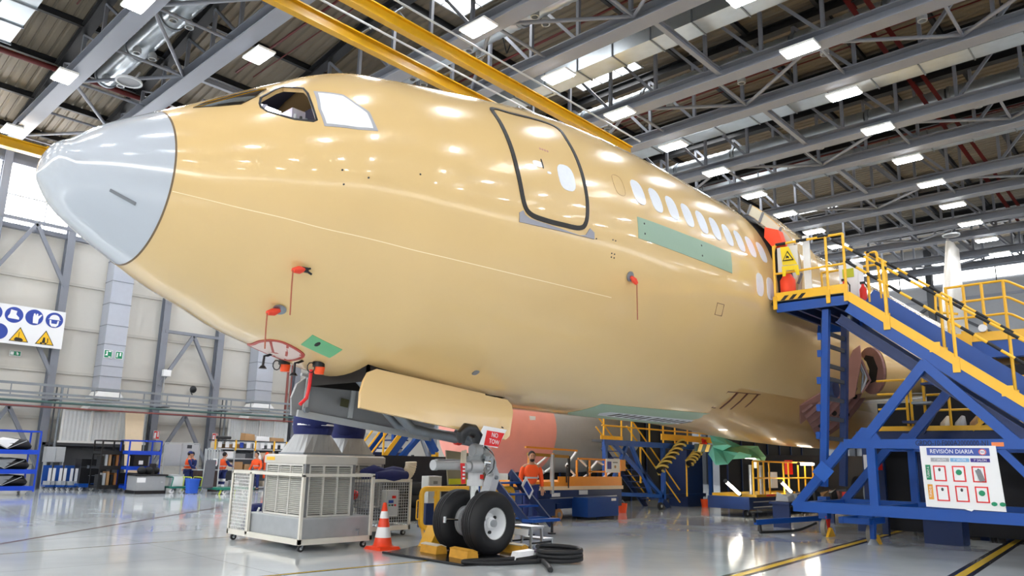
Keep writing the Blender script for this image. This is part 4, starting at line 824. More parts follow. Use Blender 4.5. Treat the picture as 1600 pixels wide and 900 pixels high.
for i in range(2):
    t = thing('hand_cart', 'low green hand cart with bent yellow handle, %s' % ['beside the grey chest','next to the blue bin'][i], 'cart', (10.05+.62*i, 20.3-.2*i, 0), group='green hand carts'); part('deck', MB().box((0,0,.2),(.6,.9,.26)), gm, t); part('handle', MB().tube(rounded([(.05,.05,.24),(.12,.05,.62),(.12,.85,.62),(.05,.85,.24)], .1), .022, 8), gm if i == 0 else yg, t, True); part('handle', MB().tube(rounded([(.5,.05,.1),(.55,.05,.62),(.55,.85,.62),(.5,.85,.1)], .1), .018, 8), yg, t, True)
    for x in (.1,.5):
        for y in (.1,.8): caster(t, x, y, 0, .09, white_p)
t = thing('white_carton', 'white box standing on the green cart', 'box', (10.2, 20.5, .27)); part('body', MB().box((0,0,0),(.4,.35,.42)), signw, t); part('lid', MB().box((-.02,-.02,.38),(.42,.37,.44)), lgrey, t)
t = thing('blue_bin', 'blue plastic bin on the floor near the green carts', 'bin', (10.72, 19.9, .02)); part('body', MB().add([(-.16,-.16,0),(.16,-.16,0),(.16,.16,0),(-.16,.16,0),(-.2,-.2,.55),(.2,-.2,.55),(.2,.2,.55),(-.2,.2,.55)], [(0,1,2,3),(0,1,5,4),(1,2,6,5),(2,3,7,6),(3,0,4,7)]), mat('bin blue', '2E62D0', .4), t); part('rim', MB().box((-.22,-.22,.52),(.22,.22,.56)), mat('bin blue', '2E62D0', .4), t)
t = thing('green_pallet', 'teal pallet truck deck with lime feet at the end of the work area', 'pallet', (11.3, 18.9, 0)); part('deck', MB().box((0,0,.18),(1.5,1.0,.26)), gm, t)
for x in (.1,.7,1.35): part('foot', MB().beam((x,.1,0),(x+.08,.1,.2), .05), yg, t)
for x in (.3,1.1): caster(t, x, .1, 0, .08, white_p)
t = thing('tilted_mattress', 'dark grey panel leaning back on the work stand', 'panel', (10.85, 19.3, .26)); part('panel', MB().prism([(0,0,0),(.42,0,0),(.70,.5,1.05),(.32,.5,1.05)], (0,.08,-.04)), mat('slate vinyl', '50525A', .5), t)
t = thing('tool_stand', 'leaning frame hung with grey tools and a red and white card', 'frame', (11.65, 21.0, .1))
for x in (0,.62): part('upright', MB().beam((x,0,0),(x+.12,.3,1.65), .04), lgrey, t)
for i in range(5): part('hose_loop', MB().tube(rounded([(.1+.12*i,.1,1.0),(.15+.12*i,.25,1.62),(.22+.12*i,.2,1.62),(.2+.12*i,.1,1.0)], .08), .022, 6), lgrey, t, True)
part('card', MB().box((.34,.0,.95),(.52,.02,1.25)), signw, t); part('card_mark', MB().box((.39,-.012,1.02),(.48,0,1.14)), signr, t)
# shelving with totes
t = thing('stock_shelving', 'long grey shelving with white notices and yellow uprights behind the workers', 'shelving', (12.9, 22.9, 0))
for x in (0, .95, 1.9, 2.85, 3.5): part('upright', MB().beam((x,0,0),(x,0,2.2), .05), lgrey, t); part('yellow_post', MB().box((x-.03,-.06,1.72),(x+.04,-.02,2.18)), yel_p, t)
for z in (.1,.85,1.35,1.78,2.15): part('shelf', MB().box((0,-.03,z-.025),(3.5,.6,z+.025)), lgrey if z < 2 else strucd, t)
for i in range(10): part('notice', MB().box((.12+.34*i,-.05,1.84),(.30+.34*i,-.035,2.08)), signw if i != 3 else signb, t)
cl = [card, strucd, lgrey, tan_c, signw, card, grey_m]
for j, z in enumerate((.125,.875,1.375,1.805)):
    for i in range(7):
        w = .3+.1*((i*3+j) % 3); h = (.30,.34,.30,.26)[j]; x = 12.95+.49*i
        solo('tote', MB().box((x, 22.98, z), (x+w, 23.42, z+h*(.7+.1*((i+j) % 4)))), cl[(i*2+j) % 7], '%s box, %s from the left on the %s shelf of the shelving' % (['brown','dark','grey','tan','white','brown card','mid grey'][(i*2+j) % 7], onum[i], ['lowest','second','third','upper'][j]), 'box', group='boxes on the stock shelving')
for i, (x, w, h, c, la) in enumerate(((14.3,.5,.32,card,'brown carton on top of the shelving'),(14.85,.7,.22,signw,'white crumpled wrap on top of the shelving'),(15.6,.7,.18,card,'low brown carton at the right end on top of the shelving'))): solo('carton', MB().add([(x,22.95,2.175),(x+w,22.95,2.175),(x+w,23.4,2.175),(x,23.4,2.175),(x+.04,22.97,2.175+h),(x+w-.02,22.97,2.175+h*.9),(x+w-.04,23.38,2.175+h),(x+.02,23.38,2.175+h*1.08)], [(0,3,2,1),(4,5,6,7),(0,1,5,4),(1,2,6,5),(2,3,7,6),(3,0,4,7)]), c, la, 'box')
solo('tape_roll', MB().cyl((12.85,22.7,2.26),(13.5,22.7,2.26), .07, n=12), black_p, 'black roll lying on top of the shelving at its left end', 'roll', True)
for i, x in enumerate((14.9, 15.35)):
    solo('hanging_overall', MB().tube([(x,22.7,.5),(x,22.72,1.1),(x,22.7,1.45),(x,22.72,1.68)], .12, 10, rs=[.12,.14,.15,.04]), [signw, vest][i], ['white overall hanging on the shelving front','orange jacket hanging on the shelving front'][i], 'clothing', True)
# ================================================================ PEOPLE
def skinmesh(V_, E_, R_, mt, sub=2):
    me = bpy.data.meshes.new('tmp'); me.from_pydata([tuple(v) for v in V_], E_, []); o = bpy.data.objects.new('tmp', me); COL.objects.link(o)
    o.modifiers.new('s', 'SKIN'); 
    for i, r in enumerate(R_): me.skin_vertices[0].data[i].radius = (r, r) if not isinstance(r, tuple) else r
    me.skin_vertices[0].data[0].use_root = True
    sb = o.modifiers.new('b', 'SUBSURF'); sb.levels = sub; sb.render_levels = sub
    dg = bpy.context.evaluated_depsgraph_get(); dg.update(); m2 = bpy.data.meshes.new_from_object(o.evaluated_get(dg)); bpy.data.objects.remove(o)
    m2.materials.clear(); m2.materials.append(mt); m2.polygons.foreach_set('use_smooth', [True]*len(m2.polygons)); return m2
def person(loc, rz, lab, arms, legs='stand', H=1.0, cap=None, vestm=vest, sleeve=trousers, stripes=False, beard=False, group=None):
    # local frame: faces +X, left is +Y; arms: ((elbow),(wrist)) for right and left
    t = thing('person', lab, 'person', loc, rz, group); k = H
    hip = .92 if legs == 'stand' else .52
    pel = V((0,0,hip)); sp_ = V((.02,0,hip+.22)); ch = V((.02,0,hip+.42)); nk = V((.03,0,hip+.56)); hd = V((.06,0,hip+.66)); tp = V((.05,0,hip+.80))
    Vt = [pel, sp_, ch, nk, hd, tp]; E = [(0,1),(1,2),(2,3),(3,4),(4,5)]; R = [.105,.09,.10,.056,.082,.075]
    jl = []
    for s, (el, wr) in zip((-1, 1), arms):
        i = len(Vt); Vt += [ch+V((0,s*.18,.06)), V(el)+V((0,0,hip-.92)), V(wr)+V((0,0,hip-.92))]; E += [(2,i),(i,i+1),(i+1,i+2)]; R += [.05,.042,.033]; jl.append((i, s))
    ll = []
    for s in (-1, 1):
        i = len(Vt)
        if legs == 'stand': q = [pel+V((0,s*.10,-.06)), V((.02,s*.11,.50)), V((-.02,s*.12,.09)), V((.16,s*.14,.04))]
        else: q = [pel+V((.02,s*.10,-.02)), V((.45,s*.12,hip+.02)), V((.42,s*.13,.09)), V((.58,s*.14,.04))]
        Vt += q; E += [(0,i),(i,i+1),(i+1,i+2),(i+2,i+3)]; R += [.08,.06,.044,.034]; ll.append(i)
    body = link('body', skinmesh(Vt, E, R, skin, 2), t)
    # clothing follows the same joints a little wider
    link('vest', skinmesh([pel+V((0,0,.02)), sp_, ch, ch+V((0,-.17,.065)), ch+V((0,.17,.065)), ch+V((.01,0,.12))], [(0,1),(1,2),(2,3),(2,4),(2,5)], [.165,.155,.18,.115,.115,.10], vestm, 2), t)
    part('vest_band', MB().lathe([(.172,-.02),(.176,.02)], (.01,0,hip+.2), n=20), lgrey, t, True)
    for i, s in jl: link('sleeve', skinmesh([Vt[i], Vt[i+1], Vt[i+1]*.12+Vt[i+2]*.88], [(0,1),(1,2)], [.085,.062,.048], sleeve, 1), t)
    tr = link('trousers', skinmesh([pel+V((0,0,.03))]+[Vt[i+j] for i in ll for j in (0,1,2)], [(0,1),(1,2),(2,3),(0,4),(4,5),(5,6)], [.15]+[.112,.085,.068]*2, trousers, 1), t)
    if stripes:
        for i in ll: part('reflective_stripe', MB().tube([Vt[i+1]+V((.0,.0,.06)), Vt[i+1]-V((0,0,.06))], .094, 12), signw, tr, True); part('reflective_stripe', MB().tube([Vt[i+2]+V((0,0,.22)), Vt[i+2]+V((0,0,.12))], .08, 12), signw, tr, True)
    for i in ll: part('shoe', MB().tube([Vt[i+2]+V((-.07,0,-.045)), Vt[i+2]+V((.06,0,-.035)), Vt[i+3]+V((.05,0,-.005))], .05, 10, rs=[.045,.052,.035]), black_p, t, True)
    c = hd+V((.01,0,.045)); hc = part('hair', MB().sphere(c+V((-.022,0,.025)), .105, 16, sc=(1,.92,1.08)), hair, t, True)
    if cap: part('cap', MB().sphere(c+V((-.005,0,.055)), .112, 16, sc=(1,.95,.8)).cbox(c+V((.12,0,.05)), (.11,.13,.015)), cap, t, True)
    f = MB().sphere(c+V((.018,0,-.01)), .098, 16, sc=(.92,.84,1.15)); part('face', f, skin, t, True)
    part('nose', MB().tube([c+V((.10,0,.02)), c+V((.125,0,-.025)), c+V((.10,0,-.035))], .014, 8), skin, t, True); part('mouth', MB().cbox(c+V((.100,0,-.062)), (.012,.045,.008)), mat('lip', '8E4A42', .5), t)
    for s in (-1, 1):
        part('eye', MB().sphere(c+V((.098,s*.034,.018)), .011, 8), signk, t, True); part('ear', MB().sphere(c+V((.0,s*.086,.0)), .024, 8, sc=(1,.4,1.3)), skin, t, True)
    if beard: part('beard', MB().sphere(c+V((.035,0,-.075)), .075, 12, sc=(.9,.85,.8)), hair, t, True)
    for i, s in jl:
        w = Vt[i+2]; d = (w-Vt[i+1]).normalized(); side_ = V((0,0,1)).cross(d); side_ = side_.normalized() if side_.length > .05 else V((0,1,0)); nrm = d.cross(side_)
        h = MB().beam(w, w+d*.085, .075, .028, nrm)
        for q in range(4):
            b = w+d*.08+side_*(-.03+.02*q); L = (.062,.074,.078,.06)[q]; h.tube([b, b+d*L*.55-nrm*.008, b+d*L-nrm*.03], .009, 6)
        b = w+d*.03+side_*.038; h.tube([b, b+side_*.03+d*.03, b+side_*.035+d*.06-nrm*.01], .011, 6); part('hand', h, skin, t, True)
    t.scale = (k, k, k); return t
AD = lambda fx=.05: (((.0,-.26,1.12),(fx+.05,-.26,.86)), ((.0,.26,1.12),(fx+.05,.26,.86)))
person((11.52, 22.3, 0), -.3, 'worker in orange vest and blue cap bending over the bench', (((.12,-.25,1.1),(.36,-.16,.98)), ((.12,.25,1.1),(.36,.16,.98))), 'stand', .93, cap=trousers)
person((11.98, 22.9, 0), -2.7, 'worker in dark blue with a cap facing the other at the bench', (((.1,-.25,1.12),(.32,-.18,.98)), ((.1,.25,1.12),(.32,.18,.98))), 'stand', .92, cap=black_p, vestm=trousers)
person((12.72, 21.6, 0), .2, 'worker in orange vest with white striped trousers reaching to the shelving', (((.16,-.24,1.16),(.42,-.16,1.12)), ((.16,.24,1.16),(.42,.14,1.2))), 'stand', .93, stripes=True)
person((14.55, 22.1, 0), 3.6, 'worker in orange shirt standing before the hanging overalls', AD(.2), 'stand', .95, sleeve=vest)
person((11.75, 3.2, .0), -2.2, 'bearded man in orange vest standing behind the nose wheel', AD(), 'stand', 1.03, sleeve=vest, beard=True)
t = thing('work_bench', 'narrow workbench with dark ends between the two capped workers', 'bench', (11.45, 21.2, 0)); part('top', MB().box((0,0,.86),(.95,.45,.9)), lgrey, t)
for x in (.02,.7): part('side_panel', MB().box((x,0,0),(x+.22,.4,.86)), mat('bench brown', '3A2A28', .6), t)
part('strap', MB().tube(rounded([(.35,-.02,.9),(.5,-.04,.75),(.4,-.04,.55),(.6,-.03,.3)], .1), .02, 6), yg, t, True)
# ================================================================ FOREGROUND UNDER THE NOSE
def gridmesh(t, name, o, u, v, nu, nv, r, m, world=True):   # wire grid, joined: far too fine to pick apart
    mb = MB(); o, u, v = V(o), V(u), V(v)
    for i in range(nu+1): mb.beam(o+u*i/nu, o+u*i/nu+v, r)
    for j in range(nv+1): mb.beam(o+v*j/nv, o+v*j/nv+u, r)
    return part(name, mb, m, t, False, world, kind='stuff')
def cage(x0, x1, y0, y1, lab, h=1.24):
    t = thing('caster_cage', lab, 'cage', ((x0+x1)/2, (y0+y1)/2, 0)); W = offwhite
    for x in (x0, x1):
        for y in (y0, y1): part('corner_post', MB().beam((x,y,.12),(x,y,h), .05), W, t, False, True)
    for z, s in ((.155, .09), (h, .055)):
        for y in (y0, y1): part('rail', MB().beam((x0-.025,y,z),(x1+.025,y,z), .05, s), W, t, False, True)
        for x in (x0, x1): part('rail', MB().beam((x,y0,z),(x,y1,z), .05, s), W, t, False, True)
    part('floor_plate', MB().box((x0,y0,.13),(x1,y1,.15)), dsteel, t, False, True)
    for x in (x0+.05, x1-.12):
        for y in (y0+.03, y1-.1): caster(t, x-(x0+x1)/2, y-(y0+y1)/2, 0, .055, black_r)
    return t
c1 = cage(4.42, 5.84, 1.78, 4.22, 'white wheeled cage holding the near air cooler')
part('mid_post', MB().beam((4.42,3.53,.15),(4.42,3.53,1.24), .07, .05, (1,0,0)), offwhite, c1, False, True)
gridmesh(c1, 'wire_mesh', (4.42,3.58,.2), (0,.62,0), (0,0,1.02), 11, 17, .010, white_p)
gridmesh(c1, 'wire_mesh', (5.84,1.8,.2), (0,2.4,0), (0,0,1.02), 30, 16, .008, grey_m)
def cooler(x0, y0, w, d, lab, tank=True):
    t = thing('air_cooler', lab, 'cooler', (x0+w/2, y0+d/2, .15)); G = mat('cooler grey', 'C4C2BC', .45); LV = mat('louvre grey', 'D2D1CC', .45)
    zb, zt = .58, 1.43
    if tank: part('water_tank', MB().box((x0-.12, y0-.19, .17), (x0+w+.25, y0+d+.25, .53)), mat('tank zinc', 'AEB3B8', .4, .5, var=.12), t, False, True); part('tank_lip', MB().box((x0-.125, y0-.195, .515), (x0+w+.255, y0+d+.255, .535)), lgrey, t, False, True); part('drain_tap', MB().tube([(x0+w-.05, y0-.2, .30), (x0+w-.05, y0-.27, .30), (x0+w-.05, y0-.27, .22)], .014, 6).cbox((x0+w-.05, y0-.25, .32), (.06,.02,.02)), dsteel, t, True, True)
    part('core', MB().box((x0+.05, y0+.05, zb-.05), (x0+w-.05, y0+d-.05, zt)), mat('cooler core dark', '54565A', .8), t, False, True)
    for x in (x0, x0+w-.07):
        for y in (y0, y0+d-.07): part('corner_post', MB().box((x, y, zb-.06), (x+.07, y+.07, zt)), mat('post grey', '77797C', .5), t, False, True)
    part('top_cover', MB().add([(x0-.02,y0-.02,zt-.01),(x0+w+.02,y0-.02,zt-.01),(x0+w+.02,y0+d+.02,zt-.01),(x0-.02,y0+d+.02,zt-.01),(x0-.02,y0-.02,zt+.12),(x0+w+.02,y0-.02,zt+.12),(x0+w+.02,y0+d+.02,zt+.12),(x0-.02,y0+d+.02,zt+.12),(x0+.02,y0+.02,zt+.15),(x0+w-.02,y0+.02,zt+.15),(x0+w-.02,y0+d-.02,zt+.15),(x0+.02,y0+d-.02,zt+.15)], [(0,3,2,1),(0,1,5,4),(1,2,6,5),(2,3,7,6),(3,0,4,7),(4,5,9,8),(5,6,10,9),(6,7,11,10),(7,4,8,11),(8,9,10,11)]), G, t, False, True)
    for face in (0, 1):      # 0: front (-Y), 1: side (-X)
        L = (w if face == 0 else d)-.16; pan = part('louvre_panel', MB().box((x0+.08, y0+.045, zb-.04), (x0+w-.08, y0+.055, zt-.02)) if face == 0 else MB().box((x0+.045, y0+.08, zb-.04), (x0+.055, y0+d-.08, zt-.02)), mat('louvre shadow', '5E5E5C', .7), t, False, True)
        sl = MB(); n = 24
        for i in range(n):
            z = zb+.01+(zt-zb-.09)*i/(n-1)
            if face == 0: sl.add([(x0+.09,y0+.04,z+.018),(x0+w-.09,y0+.04,z+.018),(x0+w-.09,y0+.005,z),(x0+.09,y0+.005,z),(x0+.09,y0+.005,z-.008),(x0+w-.09,y0+.005,z-.008)], [(0,1,2,3),(3,2,5,4)])
            else: sl.add([(x0+.04,y0+.09,z+.018),(x0+.04,y0+d-.09,z+.018),(x0+.005,y0+d-.09,z),(x0+.005,y0+.09,z),(x0+.005,y0+.09,z-.008),(x0+.005,y0+d-.09,z-.008)], [(0,1,2,3),(3,2,5,4)])
        part('louvre_slats', sl, LV, pan, False, True, kind='stuff')
        for i in range(4):
            f = .07+(L)*i/3
            b = MB().box((x0+f, y0-.012, zb-.04), (x0+f+.022, y0+.04, zt-.02)) if face == 0 else MB().box((x0-.012, y0+f, zb-.04), (x0+.04, y0+f+.022, zt-.02)); part('louvre_rib', b, LV, pan, False, True)
        for z in (zb-.045, zt-.045): part('louvre_frame', (MB().box((x0+.07,y0-.014,z),(x0+w-.07,y0+.04,z+.03)) if face == 0 else MB().box((x0-.014,y0+.07,z),(x0+.04,y0+d-.07,z+.03))), LV, pan, False, True)
    hz = zt+.15; cx, cy = x0+w*.5, y0+d*.5; a = .40; n = 24; ring = [(cx+.33*math.cos(2*math.pi*i/n), cy+.33*math.sin(2*math.pi*i/n), hz+.36) for i in range(n)]; sq = []
    for i in range(n):
        c, s = math.cos(2*math.pi*i/n), math.sin(2*math.pi*i/n); k = a/max(abs(c), abs(s)); sq.append((cx+c*k, cy+s*k, hz+.03))
    part('outlet_hood', MB().add(sq+ring, [(i,(i+1)%n,n+(i+1)%n,n+i) for i in range(n)]), mat('hood zinc', 'A2A5A8', .55, .35, var=.15), t, False, True); part('hood_flange', MB().box((cx-a-.02, cy-a-.02, hz), (cx+a+.02, cy+a+.02, hz+.035)), dsteel, t, False, True)
    return t, (cx, cy, hz+.36)
k1, h1 = cooler(4.58, 2.0, 1.02, 1.36, 'large grey louvred air cooler in the near cage')
part('maker_label', MB().box((4.555, 3.02, 1.47), (4.562, 3.30, 1.53)), yel_p, k1, False, True)
def fabric_duct(lab, pts, rs, band=None):
    t = thing('fabric_duct', lab, 'duct', pts[0]); part('sleeve', MB().tube(pts, .3, 20, rs=rs, caps=False), navy_f, t, True, True)
    if band: part('white_band', MB().tube([V(pts[0])+V((0,0,band)), V(pts[0])+V((0,0,band+.03))], rs[0]+.03, 20), signw, t, True, True)
fabric_duct('navy fabric air duct rising from the near cooler behind the gear door', [h1, (h1[0],h1[1],h1[2]+.15), (h1[0]-.02,h1[1]-.03,h1[2]+.3), (h1[0]-.1,h1[1]-.25,h1[2]+.55), (h1[0]-.2,h1[1]-.62,2.75), (h1[0]-.25,h1[1]-.85,3.0)], [.34,.37,.36,.31,.27,.25], .16)
c2 = cage(6.25, 7.76, 3.05, 4.95, 'white wheeled cage behind the cone holding the far air cooler', 1.10)
gridmesh(c2, 'wire_mesh', (6.3,3.05,.2), (1.42,0,0), (0,0,.86), 24, 15, .009, lgrey)
gridmesh(c2, 'wire_mesh', (6.25,3.1,.2), (0,1.8,0), (0,0,.86), 28, 15, .009, lgrey)
k2, h2 = cooler(6.38, 3.5, 1.0, 1.3, 'second grey air cooler behind, in the far cage', False)
fabric_duct('navy fabric air duct on the far cooler', [h2, (h2[0],h2[1],h2[2]+.15), (h2[0]-.1,h2[1]-.1,h2[2]+.35), (h2[0]-.45,h2[1]-.5,2.5), (h2[0]-.9,h2[1]-1.1,2.75)], [.34,.37,.35,.3,.26])
t = thing('control_box', 'pale electrical control box with a red switch on the far cage', 'box', (7.2, 3.03, .4)); part('case', MB().box((7.02,2.90,.40),(7.34,3.04,.92)), mat('box grey', 'D0D3D2', .4), t, False, True); part('door', MB().box((7.04,2.885,.42),(7.32,2.90,.90)), lgrey, t, False, True); part('red_switch', MB().cbox((7.2,2.87,.78),(.07,.04,.05)), red_p, t, False, True); part('label', MB().box((7.08,2.88,.66),(7.2,2.885,.72)), signb, t, False, True)
for i in range(3): part('button', MB().cyl((7.1+.07*i,2.885,.62),(7.1+.07*i,2.86,.62),.018,n=10), [signg,black_p,signr][i], t, True, True)
t = thing('flexible_hose', 'navy fabric hose with a cream ribbed elbow lying over the far cage', 'hose', (7.3, 3.7, 1.1)); part('sleeve', MB().tube([(6.7,3.30,1.22),(6.95,3.28,1.26),(7.2,3.26,1.22),(7.45,3.26,1.24),(7.68,3.28,1.24)], .14, 14, rs=[.10,.15,.12,.15,.12]), navy_f, t, True, True); part('sleeve', MB().tube([(6.9,3.12,1.19),(7.3,3.08,1.2),(7.7,3.14,1.2)], .1, 12, rs=[.08,.13,.09]), navy_f, t, True, True)
el = []; er = []
for i in range(25): a = -.2+1.9*i/24; el.append((7.74+.22*math.sin(a)*.9, 3.28, 1.14+.26*(1-math.cos(a))+.05)); er.append(.115+.012*(i % 2))
part('ribbed_elbow', MB().tube(el, .12, 16, rs=er), tan_c, t, True, True)
t = thing('coiled_hose', 'dark blue hose heaped inside the near cage behind the mesh', 'hose', (4.9, 3.85, .15))
for i in range(5): part('loop', MB().tube([(4.86+.03*i+.26*math.cos(a*.7), 3.93+.17*math.sin(a*.7), .25+.08*i) for a in range(10)], .08, 10), navy_f, t, True, True)
part('tie', MB().tube([(4.62,3.66,.42),(4.66,3.6,.6)], .02, 6), signw, t, True, True)
solo('hard_hat', MB().sphere((6.0,2.6,.86), .12, 14, sc=(1,1,.8)), red_p, 'red round object hanging in the dark between the two cages', 'helmet', True)
# cone
t = thing('traffic_cone', 'orange traffic cone with two white bands in front of the nose wheels', 'cone', (5.82, 1.37, 0))
part('base', MB().add([(-.23,-.23,0),(.23,-.23,0),(.23,.23,0),(-.23,.23,0),(-.2,-.2,.05),(.2,-.2,.05),(.2,.2,.05),(-.2,.2,.05)], [(0,3,2,1),(4,5,6,7),(0,1,5,4),(1,2,6,5),(2,3,7,6),(3,0,4,7)]), orange_c, t)
rz = lambda z: .165-.132*(z-.05)/.72
part('body', MB().lathe([(.19,.05),(rz(.06),.075),(rz(.22),.22),(rz(.40),.40),(rz(.57),.57),(rz(.77),.77),(.02,.785),(0,.785)], (0,0,0), n=28), orange_c, t, True)
for a, b in ((.20,.375),(.52,.64)): part('white_band', MB().lathe([(rz(a)+.003,a),(rz(b)+.003,b)], (0,0,0), n=28), signw, t, True)
# floor mat, chocks, cable, stool
t = thing('drip_mat', 'black rubber mat under the nose wheels', 'mat', (6.6, 0, 0)); part('sheet', MB().prism([(5.44,.86,.004),(5.46,-1.05,.004),(6.25,-1.30,.004),(7.85,-.75,.004),(8.25,.60,.004),(6.8,1.42,.004)], (0,0,.012)), mat('wet black rubber', '1A1C1E', .22, var=.3), t, False, True)
part('hem', MB().tube([(5.44,.86,.02),(5.46,-1.05,.02)], .02, 6), black_r, t, True, True)
chm = mat('chock yellow wood', 'D39A2E', .6, var=.25, scale=9)
def chock(x, y, rz_, lab, L=.46, top=None):
    t = thing('wheel_chock', lab, 'chock', (x, y, .016), rz_, 'wheel chocks')
    part('block', MB().prism([(-.11,-L/2,0),(.12,-L/2,0),(.10,-L/2,.10),(.0,-L/2,.14),(-.09,-L/2,.13)], (0,L,0)), chm, t)
    part('top_plate', MB().prism([(-.095,-L/2-.004,.125),(.0,-L/2-.004,.143),(.10,-L/2-.004,.105),(.10,-L/2-.004,.118),(.0,-L/2-.004,.156),(-.10,-L/2-.004,.14)], (0,L+.008,0)), top or chm, t)
    part('rope_grip', MB().tube(rounded([(0,L/2,.05),(.02,L/2+.06,.07),(-.04,L/2+.08,.12),(-.03,L/2,.1)], .04), .012, 6), dsteel, t, True)
chock(6.12, .38, -.1, 'worn yellow chock in front of the starboard nose wheel', top=tan_c); chock(6.06, -.42, -.15, 'bright yellow chock in front of the port nose wheel', .5)
chock(7.30, -.38, .1, 'grey beige chock behind the port nose wheel', top=tan_c); chock(7.28, .38, .1, 'chock behind the starboard nose wheel', top=tan_c)
solo('yellow_wedge', MB().prism([(6.55,.98,.016),(6.95,.98,.016),(6.85,.98,.30),(6.75,.98,.36)], (0,.3,0)), yel_p, 'pale yellow wedge block left of the starboard nose wheel', 'block')
t = thing('power_cable', 'thick black ground power cable coiled on the floor by the wheels', 'cable', (6.9, -1.5, 0)); cb = black_r; pts = []
def cr3(P, k=8):
    P = [V(p) for p in P]; o = []
    for i in range(len(P)-1):
        a, b, c, d = P[max(i-1,0)], P[i], P[i+1], P[min(i+2,len(P)-1)]
        for s in range(k): u = s/k; o.append(.5*(2*b+(c-a)*u+(2*a-5*b+4*c-d)*u*u+(3*b-a-3*c+d)*u**3))
    return o+[P[-1]]
part('strand', MB().tube(cr3([(6.55,-1.18,.05),(6.2,-1.05,.04),(5.85,-.90,.04),(5.62,-.88,.04),(5.66,-1.05,.04),(6.0,-1.35,.04),(6.4,-1.5,.04),(6.75,-1.62,.05)]), .035, 10), cb, t, True, True)
lp = []
for i in range(46): a = i*.42; lp.append((7.02+.33*math.cos(a+2.2)*(1+.04*math.sin(i)), -1.62+.36*math.sin(a+2.2), .04+.0042*i))
part('coil', MB().tube(lp, .034, 10), cb, t, True, True); part('strand', MB().tube(cr3([(7.35,-1.5,.14),(7.0,-1.25,.12),(6.75,-1.38,.08),(6.35,-1.32,.05)]), .034, 10), cb, t, True, True); part('cable_end', MB().tube(cr3([(6.62,-1.62,.05),(6.35,-1.95,.04),(6.05,-2.25,.035)]), .04, 10), cb, t, True, True)
t2 = thing('cable_connector', 'white rectangular plug of the black power cable', 'plug', (6.62, -1.18, .016)); part('housing', MB().add([(-.17,-.1,0),(.14,-.1,0),(.14,.1,0),(-.17,.1,0),(-.13,-.085,.13),(.17,-.09,.16),(.17,.09,.16),(-.13,.085,.13)], [(0,3,2,1),(4,5,6,7),(0,1,5,4),(1,2,6,5),(2,3,7,6),(3,0,4,7)]), signw, t2); part('grip', MB().tube([(.14,0,.08),(.24,-.04,.06)], .05, 10), lgrey, t2, True)
t2.rotation_euler = (0,0,-.35)
t = thing('step_stool', 'small aluminium two step stool behind the port nose wheel', 'stool', (7.75, -.3, 0))
for (x, y) in ((-.2,-.25),(-.2,.25),(.1,-.25),(.1,.25)): part('leg', MB().beam((x,y,.0),(x*.9,y*.9,.40), .045,.03), alu, t)
part('top_step', MB().box((-.22,-.26,.40),(.13,.26,.44)), alu, t); part('lower_step', MB().box((.12,-.26,.19),(.38,.26,.22)), alu, t); part('notice', MB().box((-.235,-.2,.28),(-.225,.2,.39)), signw, t)
for y in (-.25,.25): part('leg', MB().beam((.36,y,0),(.34,y,.2), .04,.03), alu, t); part('side_bar', MB().beam((-.2,y,.16),(.36,y,.16), .03), black_p, t); part('foot', MB().cbox((.36,y,.015),(.06,.06,.03)), black_r, t)
# yellow guard frame, electrical post, blue steps
t = thing('guard_frame', 'yellow tubular frame standing behind the nose wheels', 'frame', (8.6, 2.6, 0)); part('hoop', MB().tube(rounded([(10.45,2.6,.05),(10.45,2.6,.93),(7.70,2.6,.95),(7.70,2.6,.18),(8.6,2.6,.12)], .14), .055, 12), yel_p, t, True, True)
for x in (8.12, 9.2): part('upright', MB().beam((x,2.6,.12),(x,2.6,.93), .08), yel_p, t, False, True)
part('side_hook', MB().tube(rounded([(7.70,2.6,.72),(7.58,2.6,.72),(7.58,2.6,.35),(7.70,2.6,.35)], .03), .015, 6), yel_p, t, True, True); part('end_panel', MB().prism([(9.6,2.58,.93),(10.3,2.58,.93),(10.42,2.58,.60),(10.3,2.58,.5)], (0,.03,0)), yel_p, t, False, True)
part('brace', MB().beam((7.75,2.6,.15),(7.45,2.2,.02), .05), yel_p, t, False, True); part('brace', MB().beam((10.4,2.6,.1),(10.4,2.2,.02), .05), yel_p, t, False, True)
t = thing('switch_cabinet', 'pale switch cabinet on a dark blue stand behind the yellow frame', 'cabinet', (9.3, 4.1, 0)); part('stand', MB().box((9.05,4.02,0),(9.6,4.3,.55)), dblue_p, t, False, True); part('case', MB().box((9.08,4.0,.55),(9.48,4.25,1.16)), mat('box grey', 'D0D3D2', .4), t, False, True); part('door', MB().box((9.10,3.985,.58),(9.46,4.0,1.13)), lgrey, t, False, True); part('vent', MB().box((9.22,3.978,.98),(9.34,3.985,1.05)), grey_m, t, False, True); part('warning_label', MB().prism([(9.22,3.98,.66),(9.34,3.98,.66),(9.28,3.98,.76)], (0,-.006,0)), yel_p, t, False, True)
t = thing('blue_steps', 'blue mobile steps with a small foot plate right of the nose wheel', 'steps', (10.2, 1.9, 0))
for i in range(4): part('tread', MB().box((9.75,1.55+.28*i,.32+.24*i),(10.5,1.85+.28*i,.36+.24*i)), blue_p, t, False, True)
for x in (9.75,10.5): part('stringer', MB().beam((x,1.45,.2),(x,2.75,1.3), .05,.16), dblue_p, t, False, True)
part('foot_plate', MB().box((9.7,1.3,.28),(10.6,1.62,.34)), blue_p, t, False, True)
for x in (9.8,10.5): part('pedestal', MB().cyl((x,1.45,.0),(x,1.45,.3), .03,n=10).cyl((x,1.45,0),(x,1.45,.03), .09,n=12), black_p, t, True, True)
